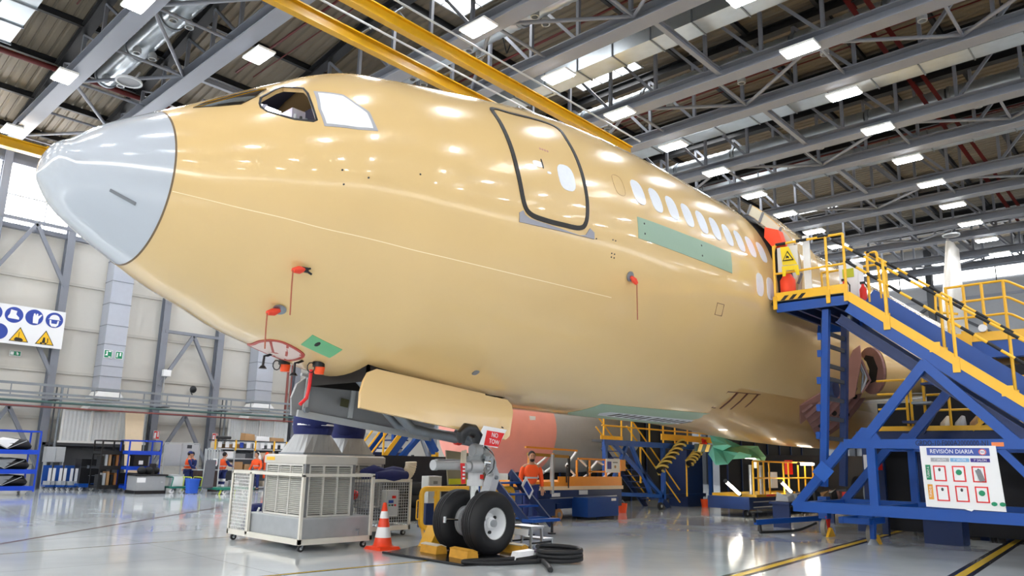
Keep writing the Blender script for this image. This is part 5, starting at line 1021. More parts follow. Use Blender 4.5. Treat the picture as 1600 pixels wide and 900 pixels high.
for x in (9.75,10.5): part('rear_leg', MB().beam((x,2.7,0),(x,2.7,1.3), .06), dblue_p, t, False, True)
t = thing('notice_sheet', 'white and blue notice sheet tilted on the blue steps', 'sign', (10.0, 2.0, .95)); part('sheet', MB().prism([(10.05,1.98,1.02),(10.33,1.98,.72),(10.55,2.06,.90),(10.28,2.06,1.22)], (-.0,-.012,.0)), signw, t, False, True); part('print', MB().prism([(10.12,1.975,1.0),(10.30,1.975,.80),(10.45,2.02,.92),(10.27,2.02,1.12)], (0,-.014,0)), signb, t, False, True)
# no tow placard hung on the gear
t = thing('no_tow_placard', 'white and red placard reading NO TOW hanging on the nose gear', 'sign', (6.0, -1.04, 1.75))
PQ = [(5.82,-1.04,2.09),(6.35,-1.04,2.05),(6.14,-1.04,1.75),(5.64,-1.04,1.81)]; RQ = [(5.89,-1.047,2.02),(6.29,-1.047,1.99),(6.15,-1.047,1.77),(5.83,-1.047,1.79)]; NT = (6.05,-1.056,1.895)
part('plate', MB().prism(PQ, (0,.012,0)), signw, t, False, True); part('red_field', MB().prism(RQ, (0,.006,0)), signr, t, False, True)
o1 = text('lettering', 'NO\nTOW', .105, t, (NT[0]-6.0, NT[1]+1.04, NT[2]-1.75), (math.pi/2, .12, 0), signw, sx=.9); part('cord', MB().tube([(6.3,-1.0,2.08),(6.6,-.2,2.3)], .01, 6), black_p, t, True, True)
t = thing('streamer', 'red warning streamer with white lettering on the steering tube', 'streamer', (6.15,-.2,1.2)); part('ribbon', MB().prism([(6.08,-.25,1.50),(6.17,-.25,1.50),(6.19,-.27,1.17),(6.10,-.27,1.16)], (0,-.012,0)), signr, t, False, True); part('tag', MB().prism([(6.10,-.24,1.70),(6.22,-.24,1.72),(6.20,-.25,1.50),(6.08,-.25,1.50)], (0,-.01,0)), tan_c, t, False, True)
for i in range(4): part('letter_bar', MB().box((6.11,-.288,1.24+.06*i),(6.16,-.28,1.27+.06*i)), signw, t, False, True)
solo('gear_cover', MB().tube([(5.27,-1.12,1.80),(5.27,-1.12,1.93),(5.36,-1.12,2.01),(5.50,-1.12,2.0),(5.60,-1.12,1.92),(5.58,-1.12,1.80)], .09, 14, rs=[.05,.09,.10,.10,.09,.05]), mat('black glossy cover', '121318', .3), 'black glossy cover bag hanging at the lower edge of the beige gear door', 'cover', True)
# ---- covers and pins on the fuselage
def on_skin(x, y, z, off=0): return sp(*uv([V((x,y,z))])[0], off)
redc = mat('red cover cloth', 'E8462C', .6)
for (x, y, z, la, L, blk) in ((2.166,-1.511,3.811,'red probe cover with black clip high on the nose side',.55,True),(2.183,-.966,3.375,'red probe cover low on the nose side',.45,False),(7.438,-2.712,4.58,'red cover on the grey static port behind the front door',.6,False)):
    p = on_skin(x,y,z,.01); t = thing('probe_cover', la, 'cover', p, group='probe covers'); n = (on_skin(x,y,z,.1)-p).normalized()
    if not blk: part('port_ring', MB().cyl(p, p+n*.012, .085, n=20), dsteel, t, True, True)
    d = V((-.16,0,-.02)) if x < 3 else V((.10,0,-.10)); part('sleeve', MB().tube([p+n*.02, p+n*.05+d*.5, p+n*.07+d], .04, 10, rs=[.025,.05,.03]), redc, t, True, True)
    if blk: part('clip', MB().cbox(p+n*.03, (.09,.04,.06)).tube([p+n*.03, p+n*.05+V((.10,0,-.03))], .014, 6).tube([p+n*.03, p+n*.05+V((.08,0,.04))], .012, 6), black_p, t, True, True)
    q = p+n*.07+d; part('streamer', MB().tube([q, q+V((.0,0,-.2)), q+V((.01,0,-L))], .009, 6), mat('streamer rust', 'A4553A', .6), t, True, True)
for (x, y, z, la) in ((3.252,-.259,2.849,'orange lamp guard with a black ring under the nose, nearer one'),(3.1,.42,2.90,'orange lamp guard under the nose, farther one')):
    p = on_skin(x,y,z); t = thing('drain_cap', la, 'cap', p, group='orange guards under the nose'); part('collar', MB().cyl(p+V((0,0,.02)), p+V((0,0,-.05)), .085, n=18), black_p, t, True, True); part('bowl', MB().cyl(p+V((.02,0,-.05)), p+V((.02,0,-.15)), .075, .065, 18), mat('bright orange plastic', 'F4541E', .4), t, True, True); part('ring', MB().tube([p+V((-.12+.06*math.cos(a*.7),0,-.07+.07*math.sin(a*.7))) for a in range(9)], .008, 6, True), black_p, t, True, True)
p = on_skin(3.3,-.25,2.84); t = thing('red_strap', 'long red warning strap hanging in front of the grey gear door', 'strap', p); part('strap', MB().tube([p+V((.0,.25,-.05)), p+V((.02,.3,-.28)), p+V((.0,.32,-.46)), p+V((-.10,.32,-.56))], .026, 8), signr, t, True, True)
for i, (x, y, z) in enumerate(((2.75,.28,2.98),(3.02,-.1,2.92))):
    p = on_skin(x,y,z); t = thing('rubber_clip', 'black rubber clip on the taped panel under the nose, %s' % ['farther one','nearer one'][i], 'clip', p, group='black clips on the taped panel'); part('hook', MB().tube([p+V((.08,0,-.01)), p+V((0,0,-.05)), p+V((-.05,0,-.06)), p+V((-.06,0,-.2))], .018, 8), black_p, t, True, True); part('cup', MB().cyl(p+V((-.06,0,-.2)), p+V((-.06,0,-.24)), .03,.06, 12), black_p, t, True, True)
# ================================================================ STAIR DOCK ON THE RIGHT
dk = thing('stair_dock', 'tall blue and yellow wheeled stair dock standing at the open cabin door', 'stairs', (13.8, -5.0, 0))
def dp_(name, mb, m, smooth=False, lab=None): return part(name, mb, m, dk, smooth, True, lab)
XA, XB = 12.6, 13.95; sl = .81; ZP = 5.04; YE = -4.43
sz = lambda y: ZP+(y-YE)*sl
# platform
dp_('platform_beam', MB().box((XA, -4.45, 4.78), (XA+.06, -2.95, 5.0)), blue_p); dp_('platform_beam', MB().box((15.3, -4.3, 4.72), (15.36, -2.3, 4.95)), blue_p); dp_('platform_beam', MB().box((XA, -4.5, 4.72), (15.36, -4.42, 4.98)), blue_p)
dp_('platform_deck', MB().prism([(XA,-4.45,4.97),(15.36,-4.45,4.97),(15.36,-2.95,4.97),(XA,-2.93,4.97)], (0,0,.05)), strucd)
for y in (-4.1,-3.75,-3.4,-3.1): dp_('deck_joist', MB().box((XA+.06, y, 4.80), (15.3, y+.06, 4.97)), dblue_p)
dp_('bumper', MB().tube([(XA-.02,-2.92,4.98),(15.3,-2.95,4.98)], .07, 10), black_r, True)
dp_('toe_board', MB().box((XA-.02, -4.43, 5.02), (XA+.02, -2.92, 5.20)), yel_p)
for i in range(3): dp_('hazard_stripe', MB().prism([(XA-.025,-3.05-.18*i,5.02),(XA-.025,-3.14-.18*i,5.02),(XA-.025,-3.24-.18*i,5.12),(XA-.025,-3.15-.18*i,5.12)], (.004,0,0)), black_p)
for y in (-2.94, -4.05, -4.40): dp_('rail_post', MB().tube([(XA, y, 4.9), (XA, y, 6.25)], .028, 8), yel_p, True); dp_('post_foot', MB().box((XA-.045, y-.04, 4.84), (XA-.01, y+.04, 5.12)), yel_p)
dp_('hand_rail', MB().tube(rounded([(XA,-2.94,6.1),(XA,-2.98,6.27),(XA,-4.40,6.25)], .1), .028, 8), yel_p, True); dp_('hand_rail', MB().tube([(XA,-2.94,5.62),(XA,-4.40,5.62)], .024, 8), yel_p, True)
for y in (-3.0,-3.45,-3.9): dp_('rail_sleeve', MB().tube([(XA,y,6.268),(XA,y-.22,6.264)], .034, 8), black_r, True)
for y in (-2.95,-4.40): dp_('rail_post', MB().tube([(15.3,y,4.95),(15.3,y,6.2)], .028, 8), yel_p, True)
dp_('hand_rail', MB().tube([(15.3,-2.95,6.2),(15.3,-4.40,6.2)], .028, 8), yel_p, True); dp_('hand_rail', MB().tube([(XB+.0,-4.40,6.15),(15.3,-4.40,6.2)], .028, 8), yel_p, True)
dp_('gate_panel', MB().box((XA+.14,-3.66,5.05),(XA+.18,-3.52,6.4)), white_p, lab='white upright panel on the platform'); dp_('gate_panel', MB().box((XA+.10,-3.42,5.65),(XA+.12,-2.98,6.22)), white_p)
# stairs
YB = -9.4
for x, h in ((XA, .22), (XB, .22)):
    dp_('stringer', MB().beam((x, YE, sz(YE)-.30), (x, YB, sz(YB)-.30), .05, .26, (0,0,1)), blue_p)
dp_('stringer_guard', MB().beam((XA-.03, YE+.02, sz(YE)-.08), (XA-.03, -7.9, sz(-7.9)-.08), .02, .17, (0,0,1)), yel_p, lab='yellow side plate along the near stringer')
dp_('stringer', MB().beam((XB, YE, sz(YE)+.16), (XB, YB, sz(YB)+.16), .04, .30, (0,0,1)), blue_p)
y = YE-.12; n = 0
tm = MB().box((0,-.14,-.02),(XB-XA-.06,.14,.02)).mesh('tread', mat('tread grey', '4C4846', .7))
while y > YB: same('tread', tm, dk, (XA+.03-13.8, y+5.0, sz(y)-.16)); y -= .235
for yy in (-5.9, -6.95): dp_('bolt_plate', MB().box((XA-.045, yy-.09, sz(yy)-.16), (XA-.035, yy+.09, sz(yy)+.02)), yel_p)
def stripes(p, q, r=.026, n=14):
    p, q = V(p), V(q); h_ = dp_('hand_rail', MB().tube([p, q], r, 8), yel_p, True)
    tm_ = MB().tube([V((0,0,0)), (q-p)/n], r*1.12, 8).mesh('rail_tape', black_r, True)
    for i in range(0, n, 2): same('rail_tape', tm_, h_, p+(q-p)*i/n-V(ORG[dk.name]))
for x in (XA, XB):
    for h in (1.10, .60): stripes((x, YE+(.25 if x == XA and h > 1 else 0), sz(YE)+h+.02), (x, YB, sz(YB)+h), .026, 26)
    for yy in ((-5.12,-6.22,-7.35,-8.5) if x == XA else (-4.75,-5.75,-6.85,-8.0)): dp_('rail_post', MB().tube([(x-.02, yy, sz(yy)-.22), (x-.02, yy, sz(yy)+1.08)], .03, 8), yel_p, True); dp_('post_foot', MB().box((x-.06, yy-.06, sz(yy)-.30), (x-.03, yy+.06, sz(yy)-.02)), yel_p)
dp_('yellow_gate', MB().tube(rounded([(XB,-4.42,5.05),(XB,-4.42,6.1),(XB,-4.62,6.15),(XB,-4.66,5.1)], .08), .03, 8), yel_p, True)
# supporting frame
dp_('support_beam', MB().ibeam((XA+.08, -4.2, 4.52), (XA+.08, YB, 4.52+(YB+4.2)*sl), .12, .20, .025, (0,0,1)), dblue_p)
dp_('support_beam', MB().ibeam((XB, -4.2, 4.52), (XB, YB, 4.52+(YB+4.2)*sl), .12, .20, .025, (0,0,1)), dblue_p)
for x in (XA, 15.2):
    nm = 'frame_beam'
    dp_(nm, MB().beam((x,-3.12,.80),(x,-9.6,.80), .14,.20), blue_p); dp_(nm, MB().beam((x,-4.18,2.03),(x,-9.6,2.03), .14,.17), blue_p); dp_('frame_diagonal', MB().beam((x,-3.14,.78),(x,-4.20,2.02), .125,.16), blue_p)
    for yy in (-4.66,-7.6): dp_('frame_post', MB().beam((x,yy,.85),(x,yy,2.0), .12,.15,(0,1,0)), blue_p)
    dp_('frame_diagonal', MB().beam((x,-4.50,2.05),(x,-5.72,3.52), .10,.17), blue_p); dp_('frame_diagonal', MB().beam((x,-5.66,3.52),(x,-7.0,2.05), .115,.17), blue_p); dp_('gusset', MB().prism([(x-.035,-4.3,2.1),(x-.035,-4.85,2.1),(x-.035,-4.72,2.32),(x-.035,-4.52,2.34)], (.07,0,0)), blue_p)
    dp_('frame_diagonal', MB().beam((x,-6.75,1.95),(x,-7.6,.9), .09,.12), blue_p)
dp_('clamp', MB().beam((XA-.08,-3.66,1.38),(XA-.08,-3.86,1.60), .02,.30), mat('clamp blue', '1E5AB4', .35), lab=None)
for yy in (-3.15,-4.66,-7.6): dp_('cross_beam', MB().beam((XA+.05,yy,.80),(15.15,yy,.80), .11,.15), blue_p); 
for yy in (-4.66,-7.6): dp_('cross_beam', MB().beam((XA+.05,yy,2.03),(15.15,yy,2.03), .11,.13), blue_p)
# ladder mast
for x, lab in ((12.78,''),(13.85,'')):
    dp_('mast_post', MB().beam((x,-3.66,1.2),(x,-3.92,4.75), .13,.13,(0,1,0)), blue_p if x < 13 else dblue_p)
for i, z in enumerate((2.15,2.55,2.95,3.35,3.62,4.02,4.28)): yy = -3.66-.26*(z-1.2)/3.55; dp_('ladder_rung', MB().beam((12.85,yy,z),(13.8,yy,z), .05,.08), strucd)
for z in (2.2,2.75,3.3,3.85,4.2): yy = -3.58-.26*(z-1.2)/3.55; dp_('mast_lug', MB().cbox((12.72,yy+.02,z),(.06,.08,.14)), blue_p)
dp_('winch', MB().cyl((13.9,-3.62,3.25),(13.9,-3.40,3.25), .22, n=8), dblue_p); dp_('crank', MB().tube([(12.95,-3.74,3.42),(13.6,-3.72,3.36)], .02, 6).sphere((12.92,-3.74,3.43), .06, 10), dsteel, True); dp_('pulley', MB().cyl((13.2,-4.2,4.62),(13.2,-4.26,4.62), .06, n=12), dsteel, True)
dp_('hoist_cable', MB().tube([(13.35,-3.6,4.7),(13.35,-3.45,2.0)], .012, 6), black_p, True)
# wheels and outriggers
def wheelset(x, y, red):
    w = part('wheel', MB().cyl((x,y-.05,.2),(x,y+.05,.2), .2, n=24), mat('wheel grey', '9A9488', .5), dk, True, True); part('hub', MB().cyl((x,y-.06,.2),(x,y+.06,.2), .08, n=14), lgrey, w, True, True)
    part('wheel_fork', MB().prism([(x-.14,y-.08,.46),(x+.14,y-.08,.46),(x+.04,y-.08,.16),(x-.04,y-.08,.16)], (0,.02,0)), red_p if red else blue_p, w, False, True); part('wheel_chock', MB().prism([(x-.24,y-.14,0),(x+.22,y-.14,0),(x+.03,y-.14,.20),(x-.05,y-.14,.20)], (0,.06,0)), yel_p, w, False, True)
wheelset(15.68, -2.55, True); wheelset(14.75, -3.86, False)
dp_('outrigger', MB().box((14.3,-3.98,.42),(14.4,-3.4,.54)), blue_p); dp_('outrigger', MB().box((15.2,-3.98,.42),(15.3,-3.4,.54)), blue_p); dp_('outrigger', MB().box((14.29,-3.985,.415),(15.31,-3.92,.545)), blue_p); dp_('outrigger', MB().box((14.29,-3.45,.415),(15.31,-3.36,.545)), blue_p); dp_('outrigger_leg', MB().box((14.5,-4.0,.12),(14.62,-3.91,.5)), blue_p); dp_('jack_foot', MB().cyl((14.56,-3.95,0),(14.56,-3.95,.12), .12,.05, 14), dsteel, True)
dp_('leg_link', MB().box((15.55,-2.65,.40),(15.8,-2.45,.9)), blue_p); dp_('leg_link', MB().box((14.7,-3.92,.45),(14.85,-3.8,.85)), blue_p)
text('lettering', 'GRDO-10-F000A2000000-N1', .135, dk, (XA-.078-13.8, -6.03+5, 2.04), (math.pi/2, 0, -math.pi/2), mat('lettering dark navy', '081634', .5), sx=.70)
dp_('orange_label', MB().box((XA-.078,-6.82,1.99),(XA-.07,-6.64,2.06)), mat('label orange', 'F08A50', .5))
# daily check board
sb = thing('check_board', 'white daily check board lettered REVISIÓN DIARIA on the dock frame', 'sign', (XA-.12, -6.1, .92)); XS = XA-.10
def sbp(nm, y0, y1, z0, z1, m, d=.0): 
    yq = lambda y, z: y-(2.0-z)*.03
    return part(nm, MB().prism([(XS-d,yq(y0,z0),z0),(XS-d,yq(y1,z0),z0),(XS-d,yq(y1,z1),z1),(XS-d,yq(y0,z1),z1)], (-.006,0,0)), m, sb, False, True)
part('board', MB().prism([(XS,-5.55,.93),(XS,-6.76,.91),(XS,-6.70,2.0),(XS,-5.52,1.99)], (.012,0,0)), signw, sb, False, True)
sbp('title_bar', -5.63, -6.60, 1.83, 1.96, mat('title blue', '3E55A8', .4), .002); ps = lambda y, z: (XS-.010-sb.location.x, y-(2.0-z)*.03+6.1, z-.92)
text('lettering', 'REVISIÓN DIARIA', .100, sb, ps(-6.02,1.895), (math.pi/2,0,-math.pi/2), signw, sx=.88)
part('logo_disc', MB().prism([(XS-.009,-6.50+.06*math.cos(a*.5236),1.893+.055*math.sin(a*.5236)) for a in range(12)], (-.004,0,0)), signw, sb, False, True); part('logo_ring', MB().tube([(XS-.014,-6.50+.052*math.cos(a*.5236),1.893+.048*math.sin(a*.5236)) for a in range(12)], .006, 6, True), signr, sb, True, True); text('lettering', 'FAC', .045, sb, (XS-.016-sb.location.x, -6.50+6.1, 1.893-.92), (math.pi/2,0,-math.pi/2), signb)
for (a, b), m, tx in (((-5.68,-5.97),mat('tab grey','A9ACB4',.4),'1º SALÓN'),((-5.99,-6.28),mat('tab sky','7FB2DE',.4),'2º SALÓN'),((-6.30,-6.59),mat('tab violet','3A2A8C',.4),'3º SALÓN')):
    sbp('column_tab', a, b, 1.72, 1.785, m, .002); text('lettering', tx, .05, sb, ps((a+b)/2,1.752), (math.pi/2,0,-math.pi/2), signw, sx=.9)
for (z0, z1, m, tx) in ((1.40,1.66,signg,'TURNO A'),(1.06,1.32,mat('tab amber','E8A030',.4),'TURNO B')):
    sbp('shift_tab', -5.58, -5.66, z0, z1, m, .002); text('lettering', tx, .055, sb, ps(-5.62,(z0+z1)/2), (math.pi/2,-math.pi/2,-math.pi/2), signw, sx=.8)
for i in range(3):
    for j, (z0, z1) in enumerate(((1.38,1.65),(1.04,1.31))):
        y0 = -5.70-.30*i-.01*j; y1 = y0-.20; sbp('card_frame', y0, y1, z0, z1, signr, .002); sbp('card', y0-.022, y1+.022, z0+.022, z1-.022, signw, .006)
        g = (i, j) in ((1,0),(2,1)); yc, zc = (y0+y1)/2-(2.0-(z0+z1)/2)*.03, z1-.09
        part('green_dot' if g else 'magnet', MB().prism([(XS-.014,yc+(.048 if g else .02)*math.cos(a*.5236),zc-(.02 if g else -.02)+(.048 if g else .03)*math.sin(a*.5236)) for a in range(12)], (-.006,0,0)), signg if g else strucd, sb, False, True)
        if (i, j) == (2, 0): part('clip', MB().prism([(XS-.014,yc+.05,zc+.02),(XS-.014,yc-.03,zc+.04),(XS-.014,yc-.09,zc-.15),(XS-.014,yc-.01,zc-.17)], (-.02,0,0)), grey_m, sb, False, True)
for k, y in enumerate((-6.60,-6.72)): part('green_magnet', MB().prism([(XS-.012,y+.045*math.cos(a*.5236),1.03+.035*math.sin(a*.5236)) for a in range(12)], (-.006,0,0)), signg, sb, False, True)
part('paper_fold', MB().prism([(XS-.01,-6.12,.93),(XS-.01,-6.3,.93),(XS-.04,-6.26,.89)], (-.01,0,0)), signw, sb, False, True)
# things on and around the dock
ws = thing('wet_floor_sign', 'yellow folding slip warning sign hung on the platform rail', 'sign', (XA-.06, -3.25, 5.6))
part('front_leaf', MB().prism([(XA-.05,-3.12,6.18),(XA-.05,-3.30,6.16),(XA-.09,-3.48,5.74),(XA-.09,-3.17,5.76)], (-.015,0,0)), mat('slip sign yellow', 'F2D21E', .4), ws, False, True); part('feet', MB().prism([(XA-.09,-3.15,5.74),(XA-.09,-3.50,5.72),(XA-.09,-3.52,5.50),(XA-.09,-3.46,5.50),(XA-.09,-3.42,5.62),(XA-.09,-3.24,5.64),(XA-.09,-3.22,5.52),(XA-.09,-3.16,5.52)], (-.015,0,0)), mat('slip sign yellow', 'F2D21E', .4), ws, False, True)
part('triangle', MB().prism([(XA-.098,-3.29,6.06),(XA-.107,-3.42,5.84),(XA-.107,-3.18,5.85)], (-.012,0,0)), signk, ws, False, True); part('triangle_field', MB().prism([(XA-.112,-3.29,6.02),(XA-.121,-3.39,5.86),(XA-.121,-3.21,5.865)], (-.006,0,0)), mat('slip sign yellow', 'F2D21E', .4), ws, False, True); part('falling_figure', MB().prism([(XA-.122,-3.27,5.96),(XA-.122,-3.32,5.93),(XA-.122,-3.33,5.88),(XA-.122,-3.28,5.90),(XA-.122,-3.25,5.88)], (-.004,0,0)), signk, ws, False, True)
sc_ = mat('hi-vis orange sheet', 'FF4A22', .6)
solo('orange_cover', MB().prism([(12.85,-2.66,6.80),(12.8,-2.98,6.66),(12.75,-3.10,6.30),(12.75,-2.84,6.30),(12.8,-2.66,6.55)], (.25,.0,.0)), sc_, 'bright orange cloth draped at the top of the doorway', 'cover')
solo('orange_bag', MB().tube([(12.85,-3.12,5.1),(12.85,-3.12,5.2),(12.85,-3.12,5.5),(12.85,-3.12,5.64)], .15, 14, rs=[.10,.16,.16,.08]), sc_, 'bright orange bag standing on the platform behind the toe board', 'bag', True)
for i, (y, x) in enumerate(((-4.0,13.7),(-4.22,14.2))):
    t = thing('fire_extinguisher', 'red fire extinguisher at the stair head, %s' % ['left one','right one'][i], 'extinguisher', (x,y,5.02)); part('cylinder', MB().lathe([(0,0),(.07,0),(.075,.05),(.075,.38),(.03,.46),(.03,.5)], (0,0,0), n=16), red_p, t, True); part('valve', MB().cbox((0,0,.53),(.05,.10,.05)), black_p, t); part('hose', MB().tube([(0,-.04,.52),(0,-.11,.4),(0,-.10,.15)], .014, 6), black_p, t, True)
t = thing('white_cabinet', 'white upright box on the platform behind the stair head', 'box', (14.5,-3.9,5.02)); part('body', MB().box((-.2,-.2,0),(.2,.2,1.05)), signw, t); part('label', MB().box((-.212,-.12,.72),(-.2,.12,.92)), mat('label lime', 'C4C82A', .5), t)
t = thing('blue_trolley', 'low dark blue trolley with round wheels parked behind the dock frame', 'trolley', (19.2,-4.4,0)); part('deck', MB().box((-.4,-.95,.42),(.6,.95,.52)), dblue_p, t); part('lower_bar', MB().box((-.3,-.9,.2),(.5,.9,.26)), dblue_p, t)
for y in (-.85,.0,.85): part('upright', MB().box((-.35,y-.04,.15),(-.27,y+.04,.8)), dblue_p, t)
for x in (-.3,.5):
    for y in (-.8,.8): caster(t, x, y, 0, .09, black_r)
t = thing('tow_bar', 'blue tow bar with a black handle lying low left of the dock', 'bar', (16.2,-1.2,0)); part('bar', MB().beam((15.3,-1.0,.22),(18.0,-1.6,.26), .09,.12), blue_p, t, False, True); part('handle', MB().tube([(15.3,-1.0,.22),(15.25,-.98,.42)], .03, 8), black_p, t, True, True); part('foot', MB().cyl((15.5,-1.02,0),(15.5,-1.02,.2), .06,.03,10), black_p, t, True, True)
solo('hose_on_floor', MB().tube(cr3([(14.9,-1.3,.03),(15.6,-1.5,.03),(16.2,-1.7,.05),(16.8,-1.9,.2)]), .03, 8), black_r, 'black hose on the floor beside the red wheel', 'hose', True)
t = thing('cable_drum', 'round black reel seen through the dock frame', 'reel', (18.2,-2.6,.9)); part('drum', MB().cyl((18.2,-2.75,.95),(18.2,-2.45,.95), .42, n=28), black_r, t, True, True); part('cheek', MB().lathe([(.30,0),(.44,0),(.44,.03),(.30,.03)], (18.2,-2.76,.95), (0,-1,0), 28), dsteel, t, True, True); part('stand', MB().box((18.0,-2.7,0),(18.4,-2.5,.9)), dblue_p, t, False, True)
t = thing('switch_cabinet', 'tall dark blue cabinet with a pale panel behind the dock frame', 'cabinet', (16.2,-4.6,0)); part('body', MB().box((16.0,-5.3,.0),(16.6,-4.55,2.05)), dblue_p, t, False, True); part('pale_panel', MB().box((15.98,-4.85,1.15),(16.0,-4.65,1.75)), lgrey, t, False, True); part('pale_panel', MB().box((15.98,-5.0,1.45),(16.0,-4.93,1.72)), lgrey, t, False, True)
# ---- second dock behind it, to the right
d2 = thing('wing_dock', 'second blue and yellow platform beyond the stairs at the right edge', 'platform', (19.2,-6.5,0))
def q2(n, mb, m, s=False): return part(n, mb, m, d2, s, True)
q2('deck', MB().box((18,-9,4.55),(21,-5.1,4.62)), strucd); q2('deck_beam', MB().box((17.95,-9,4.22),(18.05,-5.1,4.62)), blue_p); q2('toe_board', MB().box((17.92,-9,4.62),(17.96,-5.1,4.84)), yel_p); q2('deck_beam', MB().box((17.95,-5.2,4.22),(21,-5.1,4.62)), blue_p); q2('deck_beam', MB().box((18,-9,4.2),(18.1,-5.9,4.25)), blue_p)
for z, a in ((6.05,-5.0),(5.65,-5.05),(5.25,-5.1)): q2('hand_rail', MB().tube(rounded([(18,-4.95,z-.02),(18,-6.25,z),(18.0,-6.9,z-.45)], .12), .03, 8), yel_p, True)
q2('hand_rail', MB().tube(rounded([(18,-4.75,6.05),(18,-4.72,5.45),(18,-5.2,5.35)], .1), .03, 8), yel_p, True)
for y in (-4.98,-5.36,-5.75,-6.2): q2('rail_post', MB().tube([(18,y,4.6),(18,y,6.05)], .035, 8), yel_p, True)
q2('post_foot', MB().box((17.9,-5.45,4.42),(17.93,-5.25,4.9)), yel_p)
for y in (-5.3,-8.9):
    for x in (18.1,20.9): q2('leg', MB().beam((x,y,0),(x,y,4.55), .18), dblue_p)
q2('diagonal', MB().beam((18.05,-5.3,4.3),(18.05,-8.9,1.0), .14), blue_p); q2('back_panel', MB().box((20.6,-9.0,2.2),(20.7,-4.9,4.2)), mat('shadow navy', '0A0E18', .7), False)  # dark panel added to fill in the blackness below this deck
solo('white_reel', MB().cyl((17.9,-5.72,4.92),(17.8,-5.72,4.92), .09, n=16), signw, 'small white reel on the toe board of the right platform', 'reel', True)
# ================================================================ DOCKS AND EQUIPMENT UNDER THE FUSELAGE
d3 = thing('belly_dock', 'blue dock with yellow railings and stairs under the far side of the fuselage', 'platform', (20.5, 5.2, 0))
def q3(n, mb, m, s=False): return part(n, mb, m, d3, s, True)
q3('deck', MB().box((17.2,4.95,2.22),(25,5.4,2.3)), strucd)
q3('deck_beam', MB().box((17.2,4.9,2.12),(24.6,5.0,2.30)), blue_p); q3('toe_board', MB().box((17.0,4.88,2.30),(18.2,4.92,2.42)), yel_p); q3('toe_board', MB().box((20.6,4.88,2.40),(24.4,4.92,2.62)), yel_p)
for x in (17.3,20.78,24.2): q3('post', MB().beam((x,4.95,.35),(x,4.95,2.2), .13), blue_p)
for p, q in (((18.55,2.2),(17.5,.65)),((18.75,2.2),(19.95,.55)),((17.75,2.2),(20.6,.5))): q3('diagonal', MB().beam((p[0],4.95,p[1]),(q[0],4.95,q[1]), .11), blue_p)
q3('base_beam', MB().beam((17.5,4.95,.60),(20.8,4.95,.45), .12), blue_p); q3('base_beam', MB().beam((20.8,5.4,.42),(24.5,5.4,.42), .14), dblue_p)
w = q3('wheel', MB().cyl((20.45,4.84,.13),(20.45,4.92,.13), .13, n=20), black_r, True); part('hub', MB().cyl((20.45,4.82,.13),(20.45,4.93,.13), .05, n=12), lgrey, w, True, True); q3('wheel_leg', MB().beam((20.55,4.95,.2),(20.78,4.95,.7), .12), blue_p)
for i in range(9): q3('tread', MB().box((19.3+.27*i,5.5,1.95-.21*i),(19.6+.27*i,6.4,1.98-.21*i)), dblue_p)
for y in (5.45,6.45): q3('stringer', MB().beam((19.2,y,2.1),(22.0,y,-.05), .05,.2), dblue_p)
for y in (5.2,6.5):
    for h in (.55,1.0): q3('hand_rail', MB().tube([(18.9,y,2.25+h),(22.3,y,h-.35)], .026, 8), yel_p, True)
for x in (17.3,18.3,18.9,20.0,20.9,21.7,22.6,23.5): q3('rail_post', MB().tube([(x,5.0,2.3),(x,5.0,3.4)], .03, 8), yel_p, True)
for z in (2.75,3.2): q3('hand_rail', MB().tube([(17.2,5.0,z),(24.4,5.0,z)], .028, 8), yel_p, True)
for x in (19.8,21.3): q3('rail_post', MB().tube([(x,5.25,.9),(x,5.25,2.3)], .035, 8), yel_p, True)
q3('rail_post', MB().tube([(22.3,4.9,.42),(22.3,4.9,1.6)], .03, 8), yel_p, True)
ropem = mat('rope yellow ochre', 'C9B25A', .6)
for i, (p, q) in enumerate((((20.1,4.7,1.32),(21.75,4.7,2.35)),((21.95,4.6,1.6),(23.0,4.6,2.25)))):
    t = thing('striped_tube', 'tube wrapped in twisted black and yellow tape, %s' % ['the longer one on the left','the shorter one on the right'][i], 'tube', p, group='twisted hazard tubes'); P0, P1_ = V(p), V(q); part('core', MB().tube([P0,P1_], .11, 10), black_p, t, True, True)
    d = (P1_-P0); a = d.normalized().orthogonal(); b = d.normalized().cross(a)
    for s in (0, 2.09, 4.19): part('tape', MB().tube([P0+d*k/40+(a*math.cos(k*.35+s)+b*math.sin(k*.35+s))*.11 for k in range(41)], .038, 6), ropem, t, True, True)
t = thing('red_pinwheel', 'bright red bow tied at the end of the shorter striped tube', 'bow', (22.9,4.5,2.3))
for k in range(6): part('loop', MB().tube([(22.9,4.5,2.32),(22.9+.2*math.cos(k*1.05),4.48,2.32+.2*math.sin(k*1.05)),(22.9+.1*math.cos(k*1.05+.5),4.46,2.32+.1*math.sin(k*1.05+.5))], .05, 8), red_p, t, True, True)
